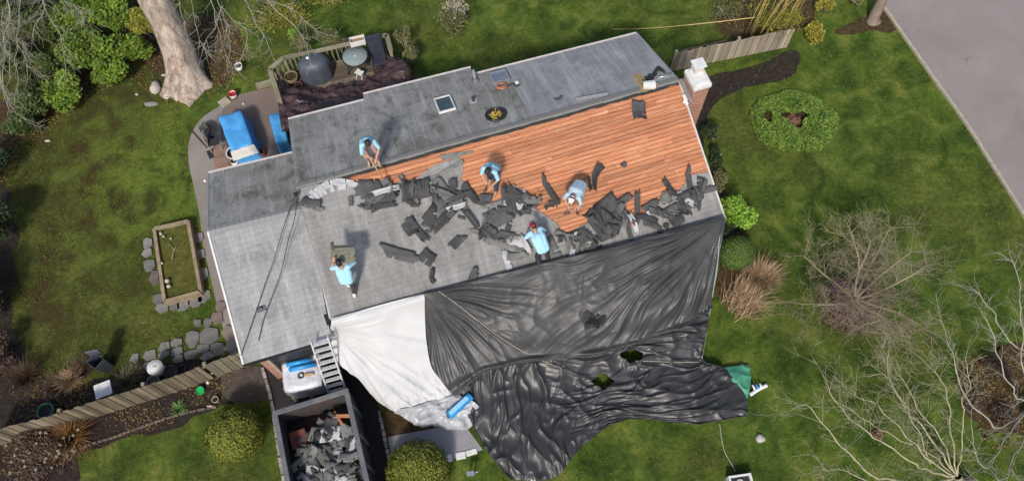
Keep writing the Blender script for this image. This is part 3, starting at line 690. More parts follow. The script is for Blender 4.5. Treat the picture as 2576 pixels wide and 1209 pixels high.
def on(surf, x, y, off=.02):
    h = SURF[surf].ray_cast(EYE, ray(x, y)); h = h if h[0] or surf != 'black_tarp' else SURF['ground_tarp'].ray_cast(EYE, ray(x, y)); return (h[0]-ray(x, y)*off) if h[0] else U(x, y, off)
def vn(G, sx, sy, sz=0.0, seed=0.0, oct_=3):
    """smooth value noise via mathutils over an array of points (scaled)"""
    P = np.stack([G[..., 0]*sx, G[..., 1]*sy, np.full(G.shape[:2], sz+seed)], -1).reshape(-1, 3)
    return np.array([noise.fractal(Vector(p), 1.0, 2.0, oct_) for p in P]).reshape(G.shape[:2])
def ridge(x): return 1-2*np.abs(x)**.7
CORN = np.array(U(1824,553,2.7)[:])
def polar(G, c):
    d = G[..., :2]-c[:2]; return np.arctan2(d[..., 1], d[..., 0]), np.hypot(d[..., 0], d[..., 1])
def f_noise2(a, b, seed, oct_=2):
    P = np.stack([a, b, np.full(a.shape, seed)], -1).reshape(-1, 3)
    return np.array([noise.fractal(Vector(p), 1.0, 2.0, oct_) for p in P]).reshape(a.shape)
def disp_black(G, u, v):
    th, r = polar(G, CORN)
    w = vn(G, .5, .5, 0, 12, 2)*.25
    pleat = ridge(f_noise2((th+w*.25)*9, r*.30, 3.1))*.085*np.clip(r/2.2, .12, 1)*np.clip(1.15-r/6.0, 0, 1)
    pleat = pleat+ridge(f_noise2((th+w*.15)*24, r*.4, 13.1))*.022*np.clip(r/1.2, .1, 1)*np.clip(1.3-r/7.0, 0, 1)
    c2 = np.array(U(1066,742,2.7)[:]); th2, r2 = polar(G, c2)
    pleat2 = ridge(f_noise2((th2+w*.4)*8, r2*.35, 8.7))*.07*np.clip(r2/1.4, .1, 1)*np.clip(1.35-r2/2.6, 0, 1)
    x, y = G[..., 0], G[..., 1]
    # soft folds sagging to the middle, drawn as arcs
    c3 = np.array(U(1470,690,2.4)[:]); th3, r3 = polar(G, c3)
    arcs = ridge(f_noise2(th3*1.6, r3*1.9+w*1.5, 5.5))*.018*np.clip(v*4-1, 0, 1)
    low = np.clip((v-2.50)/.07, 0, 1); left = np.clip((.62-u)/.25, 0, 1)
    A = ridge(f_noise2(u*13+v*2.5+w*2, v*2.6, 9.0, 3)); B = ridge(f_noise2(u*4+w, v*15-u*2+w*3, 6.0, 3))
    cr = (A*left+B*(1-left))*.11+ridge(vn(G, 1.6, 1.6, 0, 4, 2))*.035
    top = np.clip(v/.1, 0, 1)
    up = pleat+pleat2+arcs+vn(G, .7, .7, 0, 7, 2)*.07
    fold = .10*np.exp(-((v-.93-.03*w)/.03)**2)*np.clip(.6+vn(G, 1.2, 1.2, 0, 2, 2), 0, 1.2)
    return top*(up*(1-low)+low*cr+fold)
def hole_black(x, y):
    j = 6*noise.noise(Vector((x*.06, y*.06, 0)))
    a = abs((x-1516)/29)+abs((y-958)/22) < 1.0+j*.04
    b = ((x-1592)/26)**2+((y-893)/15)**2 < 1+j*.15
    return a or b
def disp_low(G, u, v):
    w = vn(G, .45, .45, 0, 12, 2)*.3; left = np.clip((.60-u)/.25, 0, 1)
    sh = lambda n_: np.clip(1-np.abs(n_)*3.2, 0, 1)**1.6      # thin sharp creases with smooth cloth between
    A = sh(f_noise2(u*9+v*2.2+w*3, v*2.2, 9.0, 2))+.6*sh(f_noise2(u*15+v*5, v*3.2+w*2, 1.0, 2))
    B = sh(f_noise2(u*4+w, v*7-u*2+w*4, 6.0, 2))+.6*sh(f_noise2(u*7-v*2, v*10+w*3, 2.0, 2))
    C = sh(vn(G, .9, 1.1, 0, 4, 2))
    return (A*left+B*(1-left))*.060+C*.035+vn(G, 1.0, 1.0, 0, 8, 2)*.06
BROWS = [
 [(1064,737,2.80),(1200,703,2.80),(1340,666,2.80),(1500,628,2.80),(1660,588,2.80),(1824,545,2.80)],
 [(1066,748,2.72),(1200,716,2.72),(1340,680,2.72),(1500,642,2.72),(1660,602,2.72),(1824,560,2.72)],
 [(1067,800,2.2),(1200,775,2.25),(1340,745,2.3),(1500,715,2.3),(1660,675,2.35),(1812,625,2.4)],
 [(1072,868,1.6),(1206,845,1.7),(1350,830,1.8),(1500,808,1.7),(1660,775,1.85),(1801,705,1.9)],
 [(1098,940,1.1),(1212,900,1.35),(1350,875,1.35),(1510,855,1.25),(1655,818,1.35),(1792,752,1.4)],
 [(1148,1000,.75),(1218,938,1.1),(1340,908,1.15),(1505,890,1.0),(1650,845,1.1),(1786,775,1.2)]]
LROWS = [
 [(1120,960,.55),(1225,915,.75),(1345,885,.8),(1505,865,.7),(1650,830,.75),(1787,765,.8)],
 [(1152,1003,.45),(1245,960,.55),(1372,930,.6),(1515,897,.55),(1660,865,.6),(1778,830,.6)],
 [(1185,1058,.22),(1290,1035,.35),(1400,990,.30),(1530,950,.28),(1675,918,.35),(1765,900,.3)],
 [(1216,1115,.12),(1312,1095,.25),(1425,1045,.2),(1548,1000,.22),(1705,975,.3),(1828,932,.12)],
 [(1250,1165,.10),(1345,1145,.22),(1445,1085,.18),(1560,1032,.2),(1738,1030,.22),(1876,1000,.12)],
 [(1285,1205,.05),(1392,1200,.06),(1462,1122,.05),(1575,1052,.05),(1745,1064,.05),(1880,1045,.05)]]
drape('black_tarp', BROWS, 300, 170, disp_black, MT['tarp_b'], 'huge charcoal tarp hung from the front eave like a tent', 'tarp')
drape('ground_tarp', LROWS, 330, 190, disp_low, MT['tarp_l'], 'darker crumpled tarp with two holes spread over the front lawn', 'tarp', hole=hole_black)
def disp_white(G, u, v):
    c = np.array(U(830,820,2.7)[:]); th, r = polar(G, c)
    a = ridge(f_noise2(th*4.0, r*.25, 2.2))*.05*np.clip(r/1.0, 0, 1)
    return np.clip(v/.1, 0, 1)*(a+vn(G, .9, .9, 0, 3, 2)*.05+np.clip((v-.6)/.4, 0, 1)*vn(G, 3, 3, 0, 5, 3)*.06)
WROWS = [
 [(834,800,2.80),(890,785,2.80),(950,768,2.80),(1010,752,2.80),(1067,738,2.81)],
 [(833,815,2.74),(890,798,2.74),(950,780,2.74),(1010,764,2.74),(1068,749,2.75)],
 [(829,848,2.2),(890,836,2.25),(950,825,2.3),(1010,812,2.3),(1069,800,2.27)],
 [(845,902,1.7),(905,895,1.75),(960,885,1.8),(1015,872,1.8),(1074,866,1.72)],
 [(893,947,1.25),(940,945,1.3),(985,935,1.35),(1030,925,1.3),(1088,925,1.2)],
 [(937,1000,.8),(975,995,.9),(1015,985,.9),(1065,972,.85),(1122,968,.75)],
 [(980,1033,.5),(1015,1034,.6),(1052,1026,.6),(1095,1012,.55),(1150,998,.5)]]
drape('white_tarp', WROWS, 130, 130, disp_white, MT['tarp_w'], 'white tarp hanging from the eave between the ladder and the black tarp', 'tarp')
def disp_silver(G, u, v):
    return ridge(f_noise2(G[..., 0]*.7+G[..., 1]*.5, G[..., 1]*3.0-G[..., 0]*.8, 4.4))*.05+vn(G, 4, 4, 0, 5, 3)*.05
drape('silver_tarp', [
 [(985,1025,.58),(1015,1026,.68),(1052,1018,.68),(1095,1004,.63),(1148,990,.58)],
 [(1005,1042,.5),(1042,1046,.55),(1080,1038,.55),(1125,1025,.5),(1178,1003,.48)],
 [(1035,1060,.4),(1072,1062,.42),(1108,1058,.42),(1148,1048,.42),(1203,1018,.40)],
 [(1055,1072,.12),(1105,1078,.12),(1150,1078,.12),(1182,1074,.12),(1208,1040,.15)]], 80, 60, disp_silver, MT['tarp_s'], 'silver grey tarp crumpled at the foot of the white tarp', 'tarp')
drape('green_tarp', [
 [(1800,930,.10),(1840,920,.16),(1884,916,.10)], [(1828,958,.10),(1858,948,.2),(1888,948,.12)],
 [(1855,985,.10),(1870,976,.15),(1886,972,.12)], [(1877,1008,.10),(1880,1003,.1),(1882,998,.10)]], 40, 40,
 lambda G, u, v: ridge(f_noise2(G[..., 0]*2.5, G[..., 1]*2.5, 1.0))*.03, MT['green_t'], 'small green tarp corner showing past the right end of the black tarp', 'tarp', minz=.06)
drape('brown_tarp', [
 [(702,214,.52),(745,226,.55),(800,236,.5),(850,222,.55),(893,214,.6),(945,196,.6),(972,150,.75),(1002,146,.9)],
 [(701,245,.9),(750,248,1.15),(805,250,.75),(855,240,1.0),(905,226,.85),(965,200,1.1),(1005,172,1.25),(1022,172,1.0)],
 [(702,285,1.5),(755,275,1.35),(812,272,1.15),(865,258,1.3),(918,244,1.2),(975,225,1.5),(1020,200,1.3),(1030,195,1.0)],
 [(712,340,1.9),(775,318,1.95),(830,300,1.9),(880,288,1.9),(935,262,1.9),(990,245,1.9),(1025,228,1.6),(1040,215,1.1)]], 150, 70,
 lambda G, u, v: ridge(f_noise2(G[..., 0]*.9, G[..., 1]*2.2, 2.0, 3))*.12+ridge(f_noise2(G[..., 0]*2.3+G[..., 1], G[..., 1]*1.2, 7.0, 3))*.06, MT['brown_t'], 'dark brown tarp heaped over the deck along the back eave', 'tarp', minz=.46)
# cords on the tarps
def cord(name, P, r, m, label, cat='cord'):
    mb = MB(); mb.tube(catmull(P, 5), r, 5); return tag(mb.build(name, m), label, cat)
cord('cord', [S(1822,548,.03)]+[on('black_tarp', x, y, .02) for x, y in ((1810,600),(1806,650),(1799,700),(1792,745),(1785,790),(1776,845),(1766,900))], .013, MT['cord_g'], 'pale green rope along the right edge of the charcoal tarp')
cord('cord', [on('black_tarp', x, y, .03) for x, y in ((1104,732),(1150,765),(1210,812),(1262,850),(1320,885),(1385,915),(1420,920))], .008, MT['cord_w'], 'thin pale rope lying diagonally across the charcoal tarp')
cord('cord', [on('black_tarp', x, y, .03) for x, y in ((1600,907),(1650,908),(1700,910),(1760,910))], .008, MT['cord_w'], 'short thin rope near the grass hole in the tarp')
cord('cord', [U(x, y, .06) for x, y in ((1810,1062),(1815,1100),(1823,1135),(1840,1165),(1850,1185))], .010, MT['cord_w'], 'thin rope trailing over the lawn below the charcoal tarp')
# crumpled dark felt lump on the tarp
mb = MB(); c0 = on('black_tarp', 1492, 806, .06)
for k in range(14):
    a = random.uniform(0, 6.28); d = random.uniform(0, .24); p = c0+Vector((math.cos(a)*d*1.1, math.sin(a)*d*.9, random.uniform(.0,.10)))
    mb.box(p, (random.uniform(.12,.3), random.uniform(.08,.2), .015), M3=Matrix.Rotation(random.uniform(-.6,.6), 3, 'X')@Matrix.Rotation(random.uniform(-.5,.5), 3, 'Y')@Matrix.Rotation(random.uniform(0,3), 3, 'Z'))
tag(mb.build('felt_scrap', MT['felt']), 'crumpled black felt lump in the middle of the charcoal tarp', 'roofing felt')

# ================================================================== TORN SHINGLES
PIECES = {}
def piece_mesh(kind, k):
    """torn strip of shingles, curled, about l x w metres"""
    rr = random.Random(hash((kind, k)) % 9973 if False else k*31+len(kind)*7)
    l, w = {'strip': (rr.uniform(.5,.95), rr.uniform(.13,.24)), 'chunk': (rr.uniform(.3,.55), rr.uniform(.22,.4)), 'scrap': (rr.uniform(.12,.26), rr.uniform(.08,.16)), 'sheet': (rr.uniform(.6,.8), rr.uniform(.4,.55))}[kind]
    nu, nv = 13, 6; V = []; flat = rr.random() < .65
    bend = rr.uniform(-.18, .18) if flat else rr.uniform(-.9, .9); bend2 = rr.uniform(-.1, .1) if flat else rr.uniform(-.5, .5); tw = rr.uniform(-.1, .1); sk1 = rr.uniform(-.5, .5); sk2 = rr.uniform(-.5, .5)
    off = Vector((k*3.7, k*1.3, len(kind)))
    for j in range(nv):
        for i in range(nu):
            a, b = i/(nu-1)-.5, j/(nv-1)-.5
            sk = sk1 if a > 0 else sk2; e = (abs(a)*2)**3
            x = a*l+e*(sk*b*w+.10*l*noise.noise(Vector((b*7, 3, a))+off)); y = b*w
            z = bend*a*a*l*.9+bend2*b*b*w+tw*a*b*w*2+.025*noise.noise(Vector((a*3, b*3, 5))+off)
            V.append((x, y, z))
    zm = min(v[2] for v in V); V = [(x, y, z-zm+.008) for x, y, z in V]
    F = [(j*nu+i, j*nu+i+1, (j+1)*nu+i+1, (j+1)*nu+i) for j in range(nv-1) for i in range(nu-1)]
    drop = set(); c = rr.randint(1, 3)
    for s_ in range(c):                       # torn corners and the slots between tabs
        if rr.random() < .55:
            i0 = rr.randint(2, nu-4); drop |= {i0}|({i0+(nu-1)} if rr.random() < .6 else set())
        else:
            e0 = rr.choice((0, nu-2)); row = rr.choice((0, nv-2)); drop.add(row*(nu-1)+e0); drop.add(row*(nu-1)+e0+(1 if e0 == 0 else -1))
            if rr.random() < .5: drop.add((row+(1 if row == 0 else -1))*(nu-1)+e0)
    F = [f for n, f in enumerate(F) if n not in drop]
    return V, F, rr.random()
def piece(kind, k, m, name):
    key = (kind, k, m)
    if key not in PIECES:
        V, F, t = piece_mesh(kind, k); mb = MB(); mb.add(V, F, 0, t, True); o = mb.build(name, MT[m]); thicken(o, .010, 0)
        PIECES[key] = o; return o
    o = PIECES[key].copy(); COL.objects.link(o); o.name = name; return o
def put(o, p, ax, rot, tilt=(0, 0), label='', group=None, cat='shingle piece'):
    ex, ey, n = ax; m = Matrix((ex, ey, n)).transposed()@Matrix.Rotation(rot, 3, 'Z')@Matrix.Rotation(tilt[0], 3, 'X')@Matrix.Rotation(tilt[1], 3, 'Y')
    m = m.to_4x4(); m.translation = p; o.matrix_world = m
    for k in ('group',): 
        if k in o: del o[k]
    return tag(o, label, cat, group)
SAX = (SX, SY, SN); rp = random.Random(21)
CL = [ # cx, cy, rx, ry, n, share grey, stack height, where
 (928,502,46,26,11,.3,.09,'heap left of the straw coloured slate strip under the first worker', 'heap below the ridge worker'),
 (1012,490,48,26,13,.2,.12,'', 'heap just right of the ridge worker'),
 (1108,494,54,26,13,.2,.10,'', 'heap below the shingle patch on the boards'),
 (1150,525,66,32,15,.35,.10,'', 'heap left of the shovelling worker in jeans'),
 (1075,560,42,26,6,.1,.03,'', 'loose scatter on the bare grey roof'),
 (1245,578,50,26,11,.35,.05,'', 'scatter between the shovelling worker and the red cap'),
 (1335,512,56,32,15,.3,.13,'', 'heap at the foot of the shovelling worker'),
 (1310,632,42,26,10,.4,.05,'', 'scatter left of the worker in the red cap'),
 (1435,622,48,30,12,.4,.08,'', 'heap right of the worker in the red cap'),
 (1515,580,48,46,18,.25,.15,'', 'heap below the worker in the white cap'),
 (1580,530,24,38,9,.2,.12,'', 'narrow heap in the middle of the boards'),
 (1660,540,56,36,18,.3,.13,'', 'big heap at the east end of the eave'),
 (1722,492,54,38,19,.35,.13,'', 'heap against the right gable edge')]
for ci, (cx, cy, rx, ry, n, gr, st, _x, where) in enumerate(CL):
    for i in range(int(n*(.62 if ci in (1, 2) else .74)+.5)):
        a = rp.uniform(0, 6.283); d = math.sqrt(rp.random()); x = cx+math.cos(a)*d*rx*1.12; y = cy+math.sin(a)*d*ry*1.15-(math.cos(a)*d*rx)*.22
        grey = rp.random() < gr+.14; kind = rp.choice(['strip','chunk','strip','strip','scrap','sheet','strip']) if ci not in (4,) else rp.choice(['strip','chunk','scrap'])
        m = ('sh_top' if rp.random() < .6 or kind in ('sheet', 'chunk') else 'sh_white') if grey else 'sh_back'
        o = piece(kind, rp.randrange(9), m, 'torn_shingle')
        tone = {'sh_top': 'grey', 'sh_white': 'pale grey', 'sh_back': 'charcoal'}[m]
        sh = {'strip': 'long strip', 'chunk': 'torn chunk', 'scrap': 'small scrap', 'sheet': 'wide sheet'}[kind]
        off = .035+rp.random()*st*.8*(1-d*.7)
        ti = .24 if st > .1 else .08
        put(o, S(x, y, off), SAX, rp.uniform(0, 6.283), (rp.uniform(-ti, ti), rp.uniform(-ti, ti)), f'{tone} {sh} in the {where}', f'{tone} {sh} pieces, {where}')
for x, y, kind, k, m, rot, lab in ((1010,640,'sheet',1,'sh_back',-.55,'large charcoal shingle sheet lying alone right of the bundle carrier'),
    (1075,647,'chunk',2,'sh_back',-.9,'charcoal shingle piece alone below the middle of the grey roof'),
    (1090,690,'chunk',4,'sh_back',1.2,'upright curled charcoal shingle lump near the top of the tarp'),
    (1090,708,'scrap',3,'sh_back',.3,'small black scrap at the foot of the curled shingle lump'),
    (1190,698,'strip',5,'sh_back',.9,'short charcoal strip half under the tarp edge'),
    (1050,578,'strip',0,'sh_back',-1.2,'grey brown shingle strip left of the steep strip'),
    (1150,607,'chunk',3,'sh_back',.5,'charcoal piece under the end of the left heap'),
    (1607,279,'chunk',0,'sh_back',1.35,'single charcoal shingle scrap high on the bare boards'),
    (1570,415,'scrap',1,'sh_back',.4,'tiny charcoal scrap on the boards above the narrow heap'),
    (1497,447,'sheet',2,'sh_back',1.0,'upright charcoal sheet beside the white capped worker'),
    (1482,462,'chunk',1,'sh_back',1.4,'curled charcoal piece touching the upright sheet'),
    (784,512,'chunk',5,'sh_back',-.5,'dark shingle bundle scrap at the left corner of the grey slope'),
    (789,520,'strip',1,'sh_top',-.55,'grey strip on top of the scrap by the wing roof')):
    o = piece(kind, k, m, 'torn_shingle'); put(o, S(x, y, .05), SAX, rot, (0, 0) if 'upright' not in lab else (.9, .0), lab)
    if 'alone right of' in lab: o.scale = (1.35, .62, 1)
o = piece('scrap', 2, 'sh_top', 'torn_shingle'); put(o, NP(1405,250,.02), (NX,NY,NN), .3, (0,0), 'small grey shingle tab lying on the back slope below the ridge')
# long ridge strips
for x0, y0, x1, y1, w, m, lab in ((1085,452,1165,405,.11,'sh_top','olive grey starter strip along the patch of shingles on the boards'),
        (1212,522,1290,500,.10,'sh_top','olive grey shingle strip below the shovelling worker'),
        (1262,510,1295,465,.10,'sh_top','grey shingle strip leaning up from the heap by the shoveller'),
        (1450,250,1530,236,.09,'sh_ne','pale ridge shingle strip lying along the ridge')):
    a, b = (S(x0, y0, .09), S(x1, y1, .10)) if y0 > 300 else (NP(x0, y0, .03), NP(x1, y1, .03))
    mb = MB(); n = 6
    for i in range(n): mb.bar(a.lerp(b, i/n), a.lerp(b, (i+.97)/n)+SN*rp.uniform(-.01,.01), w, .012, up=SN)
    tag(mb.build('shingle_strip', MT[m]), lab, 'shingle strip')
# ================================================================== PEOPLE
def cone_pts(mb, a, b, ra, rb, n=10):
    a = Vector(a); b = Vector(b); d = b-a; L = max(d.length, 1e-4); t = d/L; P = []; Rr = []
    for k in range(4): f = math.sin((k/4-1)*math.pi/2); P.append(a+t*(f*ra)); Rr.append(max(.0008, ra*math.cos((k/4-1)*math.pi/2)))
    P.append(a); Rr.append(ra); P.append(b); Rr.append(rb)
    for k in range(1, 5): f = math.sin(k/4*math.pi/2); P.append(b+t*(f*rb)); Rr.append(max(.0008, rb*math.cos(k/4*math.pi/2)))
    mb.tube(P, Rr, n)
def remeshed(mb, name, m, parent, vox, smooth=2):
    o = mb.build(name, m, None); rm = o.modifiers.new('r', 'REMESH'); rm.mode = 'VOXEL'; rm.voxel_size = vox; rm.use_smooth_shade = True
    if smooth: sm = o.modifiers.new('s', 'SMOOTH'); sm.factor = .5; sm.iterations = smooth
    dg = bpy.context.evaluated_depsgraph_get(); me = bpy.data.meshes.new_from_object(o.evaluated_get(dg)); me.materials.clear(); me.materials.append(m)
    for p in me.polygons: p.use_smooth = True
    bpy.data.objects.remove(o); o = bpy.data.objects.new(name, me); COL.objects.link(o); o.parent = parent; return o
def person(label, loc, rz, J, shirt, pants, shoe, hair=True, cap=None, hairmat='hair'):
    """J: joints in metres, +y is where the person faces; z up from the feet"""
    root = thing('person', label, 'person', loc, rz); V_ = {k: Vector(v) for k, v in J.items()}
    pel, che, nck, hd = V_['pelvis'], V_['chest'], V_['neck'], V_['head']; mb = MB()
    side = Vector((1, 0, 0))
    face = V_['face'].normalized()
    # trunk
    for sx in (-1, 1):
        cone_pts(mb, pel+side*sx*.075, che+side*sx*.10, .11, .105); cone_pts(mb, che+side*sx*.09, nck+side*sx*.13-Vector((0,0,.03)), .10, .055)
    cone_pts(mb, pel, che, .12, .125); cone_pts(mb, nck-(hd-nck)*.4, hd, .058, .052)
    # head: skull, jaw, nose, ears
    up = (hd-nck).normalized(); f = (face-up*face.dot(up)*.6).normalized(); rgt = f.cross(up).normalized()
    cone_pts(mb, hd+up*.05-f*.015, hd+up*.055+f*.02, .088, .085, 14); cone_pts(mb, hd+up*.02+f*.02, hd-up*.045+f*.045, .07, .045, 12)
    cone_pts(mb, hd+up*.035+f*.095, hd-up*.005+f*.115, .010, .016, 8)
    for sx in (-1, 1): cone_pts(mb, hd+rgt*sx*.088+up*.03, hd+rgt*sx*.092-up*.01, .016, .012, 8)
    cone_pts(mb, hd-up*.045+f*.075-rgt*.02, hd-up*.045+f*.075+rgt*.02, .010, .010, 8)
    sb = MB(); pb = MB(); bb = MB()
    for sx in (-1, 1):
        cone_pts(sb, pel+side*sx*.085+Vector((0,0,.02)), che+side*sx*.11, .125, .125); cone_pts(sb, che+side*sx*.10, nck+side*sx*.14-Vector((0,0,.035)), .118, .07)
        cone_pts(pb, pel+side*sx*.08, pel+side*sx*.08+(che-pel)*.15, .125, .12)
    cone_pts(sb, pel+Vector((0,0,.02)), che, .14, .145); cone_pts(pb, pel-side*.04, pel+side*.04, .13, .13)
    for s_, sx in (('l', -1), ('r', 1)):
        sh = nck+side*sx*.19-Vector((0,0,.05)); el, ha, kn, an = (V_[s_+k] for k in ('elbow','hand','knee','ankle')); hip = pel+side*sx*.10
        cone_pts(mb, sh, el, .052, .040); cone_pts(mb, el, ha, .040, .027)
        cone_pts(sb, sh, sh.lerp(el, .92), .070, .062)
        cone_pts(mb, hip, kn, .085, .055); cone_pts(mb, kn, an, .055, .038)
        cone_pts(pb, hip, kn, .105, .075); cone_pts(pb, kn, kn.lerp(an, .93), .078, .058)
        # hand with palm, four fingers and a thumb
        hdv = (ha-el).normalized(); acr = hdv.cross(Vector((0,0,1))); acr = acr.normalized() if acr.length > .1 else Vector((1,0,0)); curl = (hdv.cross(acr)).normalized()
        if curl.z > 0: curl = -curl
        pe = ha+hdv*.075
        for q in (-.022, 0, .022): cone_pts(mb, ha+acr*q*.7, pe+acr*q, .017, .015, 8)
        for i, (q, L) in enumerate(((-.033,.060),(-.011,.074),(.011,.070),(.033,.056))):
            k1 = pe+acr*q+hdv*L*.5+curl*.008; k2 = k1+hdv*L*.3+curl*L*.35; k3 = k2+hdv*L*.05+curl*L*.35
            cone_pts(mb, pe+acr*q*.9, k1, .0095, .009, 6); cone_pts(mb, k1, k2, .009, .0085, 6); cone_pts(mb, k2, k3, .0085, .007, 6)
        t1 = ha+hdv*.02-acr*sx*.028; t2 = t1-acr*sx*.03+hdv*.028; t3 = t2+hdv*.03+curl*.012; cone_pts(mb, t1, t2, .013, .011, 6); cone_pts(mb, t2, t3, .011, .009, 6)
        # boots
        ft = V_.get(s_+'toe', an+Vector((0, .17, -.03))); heel = an-(ft-an).normalized()*.05; heel.z = an.z-.03
        cone_pts(mb, an, ft, .038, .030); cone_pts(bb, heel, heel.lerp(ft, .6), .052, .05); cone_pts(bb, heel.lerp(ft, .6), ft, .05, .042); cone_pts(bb, an+Vector((0,0,.05)), heel, .055, .05)
    remeshed(mb, 'body', MT['skin'], root, .0085, 1)
    remeshed(sb, 'shirt', MT[shirt], root, .016, 2); remeshed(pb, 'trousers', MT[pants], root, .016, 2); remeshed(bb, 'boots', MT[shoe], root, .012, 1)
    eb = MB()
    for sx in (-1, 1): eb.lathe([(.0,-.009),(.007,-.005),(.009,0),(.007,.005),(0,.009)], 8, hd+f*.094+rgt*sx*.032+up*.018)
    eb.build('eyes', MT['hair'], root)
    hb = MB()
    if hair: cone_pts(hb, hd+up*.072-f*.035, hd+up*.078+f*.012, .092, .086, 16); cone_pts(hb, hd+up*.03-f*.05, hd+up*.07-f*.03, .082, .088, 14); remeshed(hb, 'hair', MT[hairmat], root, .010, 1)
    if cap:
        cb = MB(); cone_pts(cb, hd+up*.085-f*.02, hd+up*.088+f*.01, .096, .093, 16); cone_pts(cb, hd+up*.05-f*.05, hd+up*.08-f*.03, .085, .09, 14)
        for q in (-.05, 0, .05): cone_pts(cb, hd+up*.07+f*.07+rgt*q, hd+up*.055+f*.165+rgt*q*.8, .022, .014, 8)
        remeshed(cb, 'cap', MT[cap], root, .010, 1)
    root.scale = (.87,.87,.87); return root
def toolpole(name, a, b, label, cat, head=True, m='wood_new', wide=.20):
    a = Vector(a); b = Vector(b); root = thing(name, label, cat, (0,0,0)); root.location = b; bpy.context.view_layer.update()
    mb = MB(); mb.tube([a-b, (a-b)*.5, (b-b)], .018, 8); mb.build('handle', MT[m], root)
    mb = MB(); d = (b-a).normalized(); x = d.cross(SN).normalized()
    V = [-x*.07+Vector(), x*.07, x*wide/2+d*.06, x*wide/2+d*.26, d*.30, -x*wide/2+d*.26, -x*wide/2+d*.06]
    mb.add(V, [(0,1,2,3,4,5,6)]); thicken(mb.build('blade', MT['steel'], root), .006, 0); return root
def up_at(px, py, h, ax=None):  # point h metres above the roof point (px, py)
    return S(px, py)+Vector((0, 0, h))
def az(px0, py0, px1, py1):     # heading (rotation about z) that faces from one roof pixel to another
    d = S(px1, py1)-S(px0, py0); return math.atan2(-d.x, d.y)
def loc2(root, p):              # world -> the person's own frame is not needed for the tools: they are placed in the world
    return p
# local slope: the roof rises to the north, feet are set on it by the ankle heights
def legs(rz, pts):
    """pts: {'l': (x, y), 'r': (x, y)} -> height of the slope under each foot, relative to the origin"""
    out = {}
    for k, (x, y) in pts.items():
        w = Matrix.Rotation(rz, 3, 'Z')@Vector((x, y, 0)); n = SN; out[k] = -(w.x*n.x+w.y*n.y)/n.z
    return out
def wpose(rz, feet, d):
    h = legs(rz, feet); J = dict(d)
    for k in 'lr':
        x, y = feet[k]; J[k+'ankle'] = (x, y, h[k]+.09); J[k+'toe'] = (x*1.15, y+.17, legs(rz, {k: (x*1.15, y+.17)})[k]+.055)
    return J
# 1: on the ridge, bent over a bar, facing down the slope
P1 = S(941,408,.03); r1 = az(935,380,955,440); f1 = {'l': (-.13,.02), 'r': (.15,-.06)}
person('worker in beige trousers standing at the ridge left of the bare boards', P1, r1, wpose(r1, f1,
  dict(pelvis=(0,-.24,.86), chest=(0,.0,1.17), neck=(0,.17,1.36), head=(0,.25,1.45), face=(0,.9,-.75), lelbow=(-.27,.22,1.0), relbow=(.26,.25,1.0), lhand=(-.08,.42,.78), rhand=(.08,.36,.88), lknee=(-.15,.06,.48), rknee=(.17,.02,.48))), 'shirt', 'beigepants', 'tanboot')
w1 = Matrix.Translation(P1)@Matrix.Rotation(r1, 4, 'Z')@Matrix.Scale(.87, 4)
toolpole('pry_fork', w1@Vector((.12,.30,1.0)), w1@Vector((-.10,.72,.08)), 'wooden handled scraper held by the worker at the ridge', 'scraper')
# 2: jeans, shovelling to the lower left
P2 = S(1243,466,.03); r2_ = az(1243,440,1215,500); f2 = {'l': (.10,-.08), 'r': (-.16,.08)}
f2 = {'l': (-.14,.16), 'r': (.14,-.10)}
person('worker in blue jeans and pale blue shirt shovelling in the middle of the orange boards', P2, r2_, wpose(r2_, f2,
  dict(pelvis=(.02,-.12,.90), chest=(0,.10,1.20), neck=(-.02,.26,1.38), head=(-.03,.36,1.46), face=(0,.9,-.8), lelbow=(-.30,.28,1.02), relbow=(.22,.32,1.06), lhand=(-.12,.50,.74), rhand=(.06,.44,.98), lknee=(-.14,.16,.50), rknee=(.14,.02,.48))), 'shirt', 'jeans', 'tanboot')
w2 = Matrix.Translation(P2)@Matrix.Rotation(r2_, 4, 'Z')@Matrix.Scale(.87, 4)
toolpole('shovel', w2@Vector((.12,.40,1.12)), S(1222,478,.10), 'long handled shovel pushed under the shingles by the worker in jeans', 'shovel')
# 3: white cap, strongly bent
P3 = S(1447,512,.05); r3_ = az(1450,470,1425,530); f3 = {'l': (-.16,.10), 'r': (.18,-.10)}
person('worker in white cap and pale trousers bent low right of the shovelling man', P3, r3_, wpose(r3_, f3,
  dict(pelvis=(0,-.26,.78), chest=(0,.10,.98), neck=(0,.32,1.06), head=(0,.43,1.10), face=(0,.6,-1), lelbow=(-.26,.34,.78), relbow=(.26,.36,.80), lhand=(-.10,.50,.52), rhand=(.08,.48,.62), lknee=(-.18,.10,.45), rknee=(.20,.0,.44))), 'shirt2', 'palepants', 'darkshoe', True, 'whitecloth')
w3 = Matrix.Translation(P3)@Matrix.Rotation(r3_, 4, 'Z')@Matrix.Scale(.87, 4)
toolpole('shovel', w3@Vector((.10,.40,.72)), S(1426,536,.08), 'short pale shovel in the hands of the worker in the white cap', 'shovel', m='alu')
# 4: red cap, bent up the slope
P4 = S(1368,662,.05); r4_ = az(1378,640,1350,580); f4 = {'l': (-.16,-.05), 'r': (.16,.06)}
person('worker in red cap and black trousers bending over the heap near the tarp edge', P4, r4_, wpose(r4_, f4,
  dict(pelvis=(0,.10,.84), chest=(0,.44,1.04), neck=(0,.63,1.13), head=(0,.73,1.16), face=(0,.7,-1), lelbow=(-.30,.64,.88), relbow=(.30,.62,.88), lhand=(-.22,.80,.64), rhand=(.24,.78,.64), lknee=(-.18,.12,.46), rknee=(.18,.18,.46))), 'shirt', 'blackpants', 'darkshoe', True, 'redcloth')
